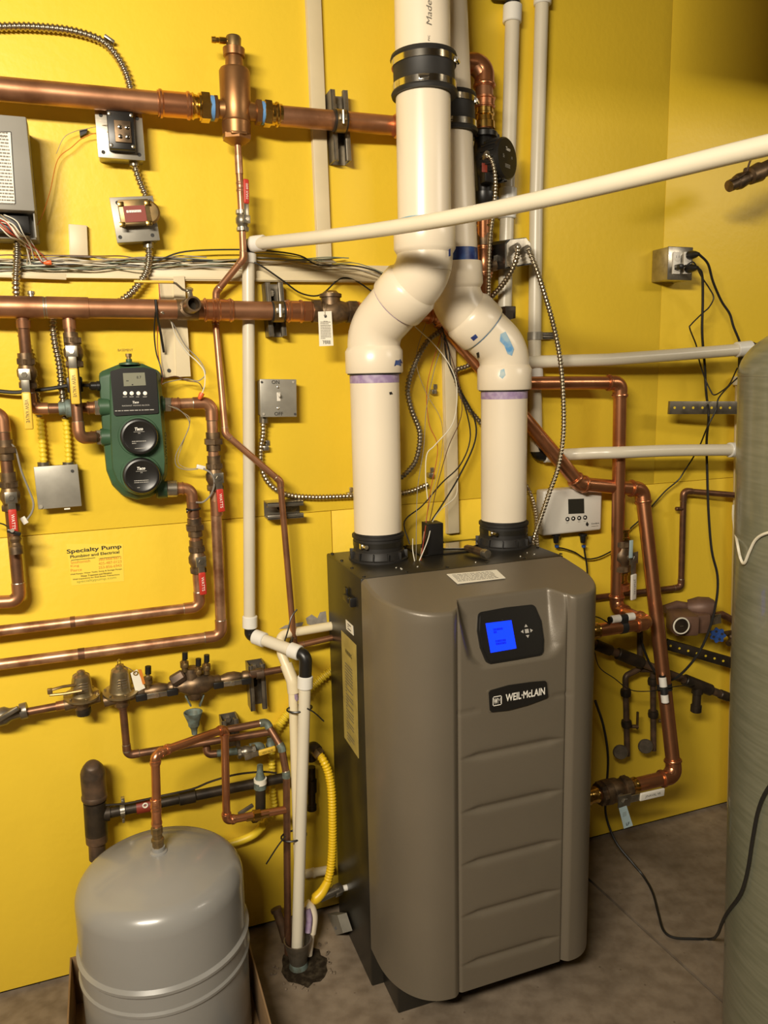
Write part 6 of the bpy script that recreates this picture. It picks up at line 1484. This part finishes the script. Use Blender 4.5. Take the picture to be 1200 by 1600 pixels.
leg('left rusty drop leg with round grey escutcheon below the supply stub', uv([(1000, 985, .06), (1000, 1045, .06), (977, 1056, .06), (980, 1180, .06)]), P(969, 1174, .065), ((.16, .3), (.55, .7)))
leg('right rusty drop leg with round grey escutcheon beside return pipe', uv([(1001, 1046, .055), (1020, 1046, .06), (1021, 1172, .06)]), P(1008, 1165, .065), ((.1, .3), (.5, .7)))
# controller
ct = thing('wall_controller', 'white plastic wall controller with small dark screen and four round buttons', 'controller', P(895, 836, .03))
q = [P(u, v, .042) for u, v in ((848, 764), (941, 763), (941, 829), (850, 837))]
cx = sum(q, V()) / 4; cw, chh = ((q[1] - q[0]).length + (q[2] - q[3]).length) / 2, ((q[0] - q[3]).length + (q[1] - q[2]).length) / 2
part('case', MB().box(V((cx.x, -.021, cx.z)), (cw, .042, chh), bev=.007, seg=3), 'white_plastic', ct)
sc = part('screen', MB().prism([P(u, v, .0432) for u, v in ((888, 780), (912.5, 779), (913, 802), (888.5, 803))], YA * .001), 'lcd_dark', ct)
for u, v in ((886.5, 811), (895.5, 810), (904.7, 809.3), (914, 808.5)):
    b_ = part('button', MB().lathe(P(u, v, .042), n_, [(0, .0062), (.0015, .0062), (.002, .005)], 16), 'ink', ct)
    part('button_mark', MB().cyl(P(u, v, .0442), P(u, v, .0448), .0022, 8), 'white_print', b_)
    printed(P(u, v + 5.8, .0424), XA, ZA, .009, .0016, 1, 'ink_grey', ct, seed=int(u), fill=.7)
lettering('Condlyte', P(930, 818, .0426), XA, ZA, .0052, 'ink', ct, width=.026, bold=.008)
printed(P(930, 822, .0426), XA, ZA, .026, .002, 1, 'ink_grey', ct, seed=8, fill=.7)
part('drop_logo', MB().prism([P(u, v, .0428) for u, v in ((917.5, 815), (920, 819), (918.5, 822.5), (915.8, 821), (915.5, 818.5))], YA * .0005), 'ink', ct)
for u in (869, 911):
    part('cable_gland', MB().lathe(P(u, 834, .022), -ZA, [(0, .012), (.006, .012), (.008, .009), (.018, .008), (.026, .0065)], 12), 'plastic_black', ct)
    part('gland_tip', MB().lathe(P(u + 1, 852, .022), -ZA, [(0, .0065), (.006, .006)], 10), 'handle_blue', ct)
wire('black cable from controller trailing right behind the supply pipe', uv([(870, 856, .022), (880, 857, .02), (898, 863, .02), (915, 873, .02), (935, 871, .02), (958, 860, .02)]), .0022, 'wire_black')
wire('black cable dropping straight down from controller', uv([(912, 852, .022), (914, 866, .02), (917, 885, .02), (918, 905, .02)]), .0026, 'wire_black')
# outlet box with plugs
ob = thing('outlet_box', 'galvanised outlet box with two white duplex outlets and plugged cords', 'electrical box', P(1040, 440, 0))
OW = .066
q = [P(u, v, OW) for u, v in ((1043, 387), (1082, 385), (1081, 438), (1044, 437))]
cx = sum(q, V()) / 4; ww, hh = ((q[1] - q[0]).length + (q[2] - q[3]).length) / 2, ((q[0] - q[3]).length + (q[1] - q[2]).length) / 2
part('box', MB().box(V((cx.x, -OW / 2 + .002, cx.z)), (ww, OW - .004, hh), bev=.003), 'galv', ob)
part('cover_plate', MB().box(V((cx.x, -OW + .0015, cx.z)), (ww * 1.02, .005, hh * 1.02), bev=.002), 'galv', ob)
for u in (1057, 1074):
    oc_ = P(u, 411, OW + .003)
    d_ = part('duplex_outlet', MB().box(oc_, (.024, .005, .058), bev=.0015), 'white_plastic', ob)
    for dz in (.014, -.014):
        part('outlet_face', MB().lathe(oc_ + ZA * dz, n_, [(0, .0105), (.0035, .0105), (.004, .0095)], 16), 'white_plastic', d_)
        for dx in (-.004, .004): part('slot', MB().box(oc_ + ZA * (dz + .002) + XA * dx + n_ * .0041, (.0012, .0006, .006)), 'ink', d_)
for nm, (u, v), (u2, v2) in (('upper', (1076, 399), (1092, 397)), ('lower', (1074, 420), (1090, 418))):
    p0, p1 = P(u, v, OW + .006), P(u2, v2, OW + .040)
    solo('power_plug', MB().tube([p0, p0.lerp(p1, .3), p0.lerp(p1, .7), p1], [.011, .012, .009, .0045], 12), 'plastic_black', 'black power plug in the %s right socket of outlet box' % nm, 'plug')
p0 = P(1056, 418, OW + .006)
solo('power_plug', MB().box(p0 + V((.002, -.010, 0)), (.016, .022, .014), bev=.003).tube([p0 + V((.008, -.018, 0)), P(1072, 415, OW + .03)], .003, 8), 'plastic_black', 'small black plug in the left socket of outlet box', 'plug')
wire('thick black cord from upper plug hanging down to behind the white branch pipe', uv([(1092, 397, OW + .04), (1106, 412, .10), (1114, 440, .09), (1127, 470, .08), (1140, 490, .08), (1146, 510, .08), (1156, 535, .08), (1162, 560, .07)]), .0034, 'wire_black', name='cable', cat='cable')
wire('long black cord from lower plug hanging down past tank to the return pipe', uv([(1090, 418, OW + .04), (1097, 430, .10), (1098, 470, .09), (1097, 520, .08), (1101, 570, .065), (1103, 610, .065), (1107, 650, .12), (1104, 690, .065), (1105, 740, .07), (1107, 800, .10), (1112, 860, .13), (1121, 900, .15), (1119, 940, .17), (1106, 990, .18), (1085, 1030, .18), (1055, 1060, .15), (1034, 1060, .11), (1016, 1038, .09), (1003, 1005, .085), (1000, 990, .07)]), .0036, 'wire_black', name='cable', cat='cable')
wire('thin black adapter cable zigzagging from the outlet box to black elbow', uv([(1072, 415, OW + .03), (1084, 410, .10), (1096, 432, .09), (1108, 450, .08), (1115, 465, .08), (1108, 480, .08), (1097, 490, .08), (1080, 507, .07), (1078, 514, .07), (1088, 540, .055), (1093, 565, .055), (1101, 590, .06), (1110, 610, .08), (1116, 617, .09), (1128, 611, .09), (1140, 600, .09), (1152, 575, .08)]), .0020, 'wire_black')
wire('thin black cable from black elbow slanting down behind return pipe to supply valve', uv([(1155, 588, .09), (1140, 602, .10), (1123, 622, .13), (1119, 640, .13), (1105, 668, .12), (1094, 695, .07), (1083, 715, .065), (1070, 735, .04), (1060, 750, .03), (1040, 767, .022), (1022, 787, .02), (1000, 812, .02), (985, 826, .02), (970, 846, .02), (955, 862, .02)]), .0022, 'wire_black')
# boiler cord on the floor
fz = .0045
crd = uv([(930, 1095, .25), (943, 1135, .22), (950, 1185, .19), (947, 1240, .12)]) + [P(947, 1275, .09), PZ(962, 1315, .07), PZ(988, 1348, .03), PZ(1006, 1370, fz), PZ(1020, 1395, fz), PZ(1029, 1428, fz), PZ(1037, 1454, fz), PZ(1053, 1465, fz), PZ(1085, 1467, fz), PZ(1112, 1467, .012), P(1121, 1460, .60), P(1127, 1445, .69)]
# top right valve
tv = thing('drain_valve', 'old bronze drain valve with bent lever high on the right wall side', 'valve', P(1140, 290, .2))
va, vb = P(1139, 291, .2), P(1230, 248, .2); vd = vb - va; pv_ = S(va)
part('body', MB().lathe(va, vd, [(0, 7 * pv_), (0, 9 * pv_), (14 * pv_, 9.5 * pv_), (15 * pv_, 11 * pv_), (22 * pv_, 12.5 * pv_), (34 * pv_, 11 * pv_), (36 * pv_, 8.5 * pv_), (42 * pv_, 8.5 * pv_), (44 * pv_, 13 * pv_), (64 * pv_, 15 * pv_), (66 * pv_, 12 * pv_), (95 * pv_, 12 * pv_)], 18), 'bronze_dark', tv)
part('lever', MB().tube(smooth(uv([(1167, 268, .225), (1172, 252, .225), (1178, 242, .225), (1190, 239, .225), (1215, 236, .225)]), 5), .0026, 8), 'iron_rust', tv)
part('stem', MB().cyl(P(1164, 279, .2), P(1166, 265, .222), .007, 10), 'bronze_dark', tv)
part('hose_ring', MB().lathe(P(1152, 285, .2), vd, [(0, 9 * pv_), (0, 10.5 * pv_), (1.5 * pv_, 10.5 * pv_), (1.5 * pv_, 9 * pv_)], 16), 'solder', tv)
part('chain', MB().tube(uv([(1140, 283, .215), (1156, 277, .22), (1166, 270, .222)]), .0016, 6), 'iron_rust', tv)
# fibreglass tank
RF = .200
hr = ray(1146, 1050); hr = V((hr.x, hr.y, 0)).normalized(); pn = V((hr.y, -hr.x, 0))
yt = .72; s_ = (DW - yt) / hr.y; ctk = V((CAM.x, CAM.y, 0)) + hr * s_ + pn * RF
ctk = V((ctk.x + .030, ctk.y, 0)); ZF = P(1150, 578, .76).z
ft = thing('fiberglass_tank', 'tall green-grey fiberglass water treatment tank at the right edge', 'tank', ctk)
prof = [(.0, RF * .8), (.02, RF), (ZF, RF)] + [(ZF + .09 * math.sin(a), .045 + (RF - .045) * math.cos(a)) for a in [math.pi / 2 * k / 12 for k in range(1, 13)]] + [(ZF + .11, .045)]
part('shell', MB().lathe(ctk, ZA, prof, 72), 'fiberglass', ft)
part('neck', MB().cyl(ctk + ZA * (ZF + .105), ctk + ZA * (ZF + .16), .055, 24, bev=.004), 'plastic_black', ft)
part('seam_band', MB().lathe(ctk + ZA * (ZF - .002), ZA, [(0, RF), (0, RF + .0008), (.004, RF + .0008), (.004, RF)], 72), 'fiberglass', ft)
shade_tank_pos = ctk + V((.47, .04, 0))  # second tank out of view, added to keep the right lamp off the low wall
shade_tank = thing('fiberglass_tank', 'unseen second fiberglass tank added beyond the first to shade the lower right wall', 'tank', shade_tank_pos)
part('shell', MB().lathe(shade_tank_pos, ZA, prof, 72), 'fiberglass', shade_tank)
part('neck', MB().cyl(shade_tank_pos + ZA * (ZF + .105), shade_tank_pos + ZA * (ZF + .16), .055, 24, bev=.004), 'plastic_black', shade_tank)
ft.rotation_euler = (0, math.radians(-2.5), 0)
tax = V((math.sin(math.radians(-2.5)), 0, math.cos(math.radians(-2.5))))
def ontank(u, v, off=.0045): return onpipe(u, v, ctk, ctk + tax, RF + off)
wire('cream tube looping in front of the green-grey tank', [P(1146, 790, .62), P(1146, 812, .66)] + [ontank(u, v) for u, v in ((1152, 848), (1157, 872), (1163, 880), (1171, 862), (1181, 843), (1198, 833), (1230, 828))], .0026, 'wire_white', name='drain_tube', cat='tube')
crd += [P(1136, 1427, .76)] + [ontank(u, v, .007) for u, v in ((1157, 1397), (1168, 1360), (1176, 1310), (1185, 1265), (1200, 1232), (1230, 1195))]
wire('black power cord trailing from boiler across floor and up past tank', crd, .0035, 'wire_black', name='cable', cat='cable')
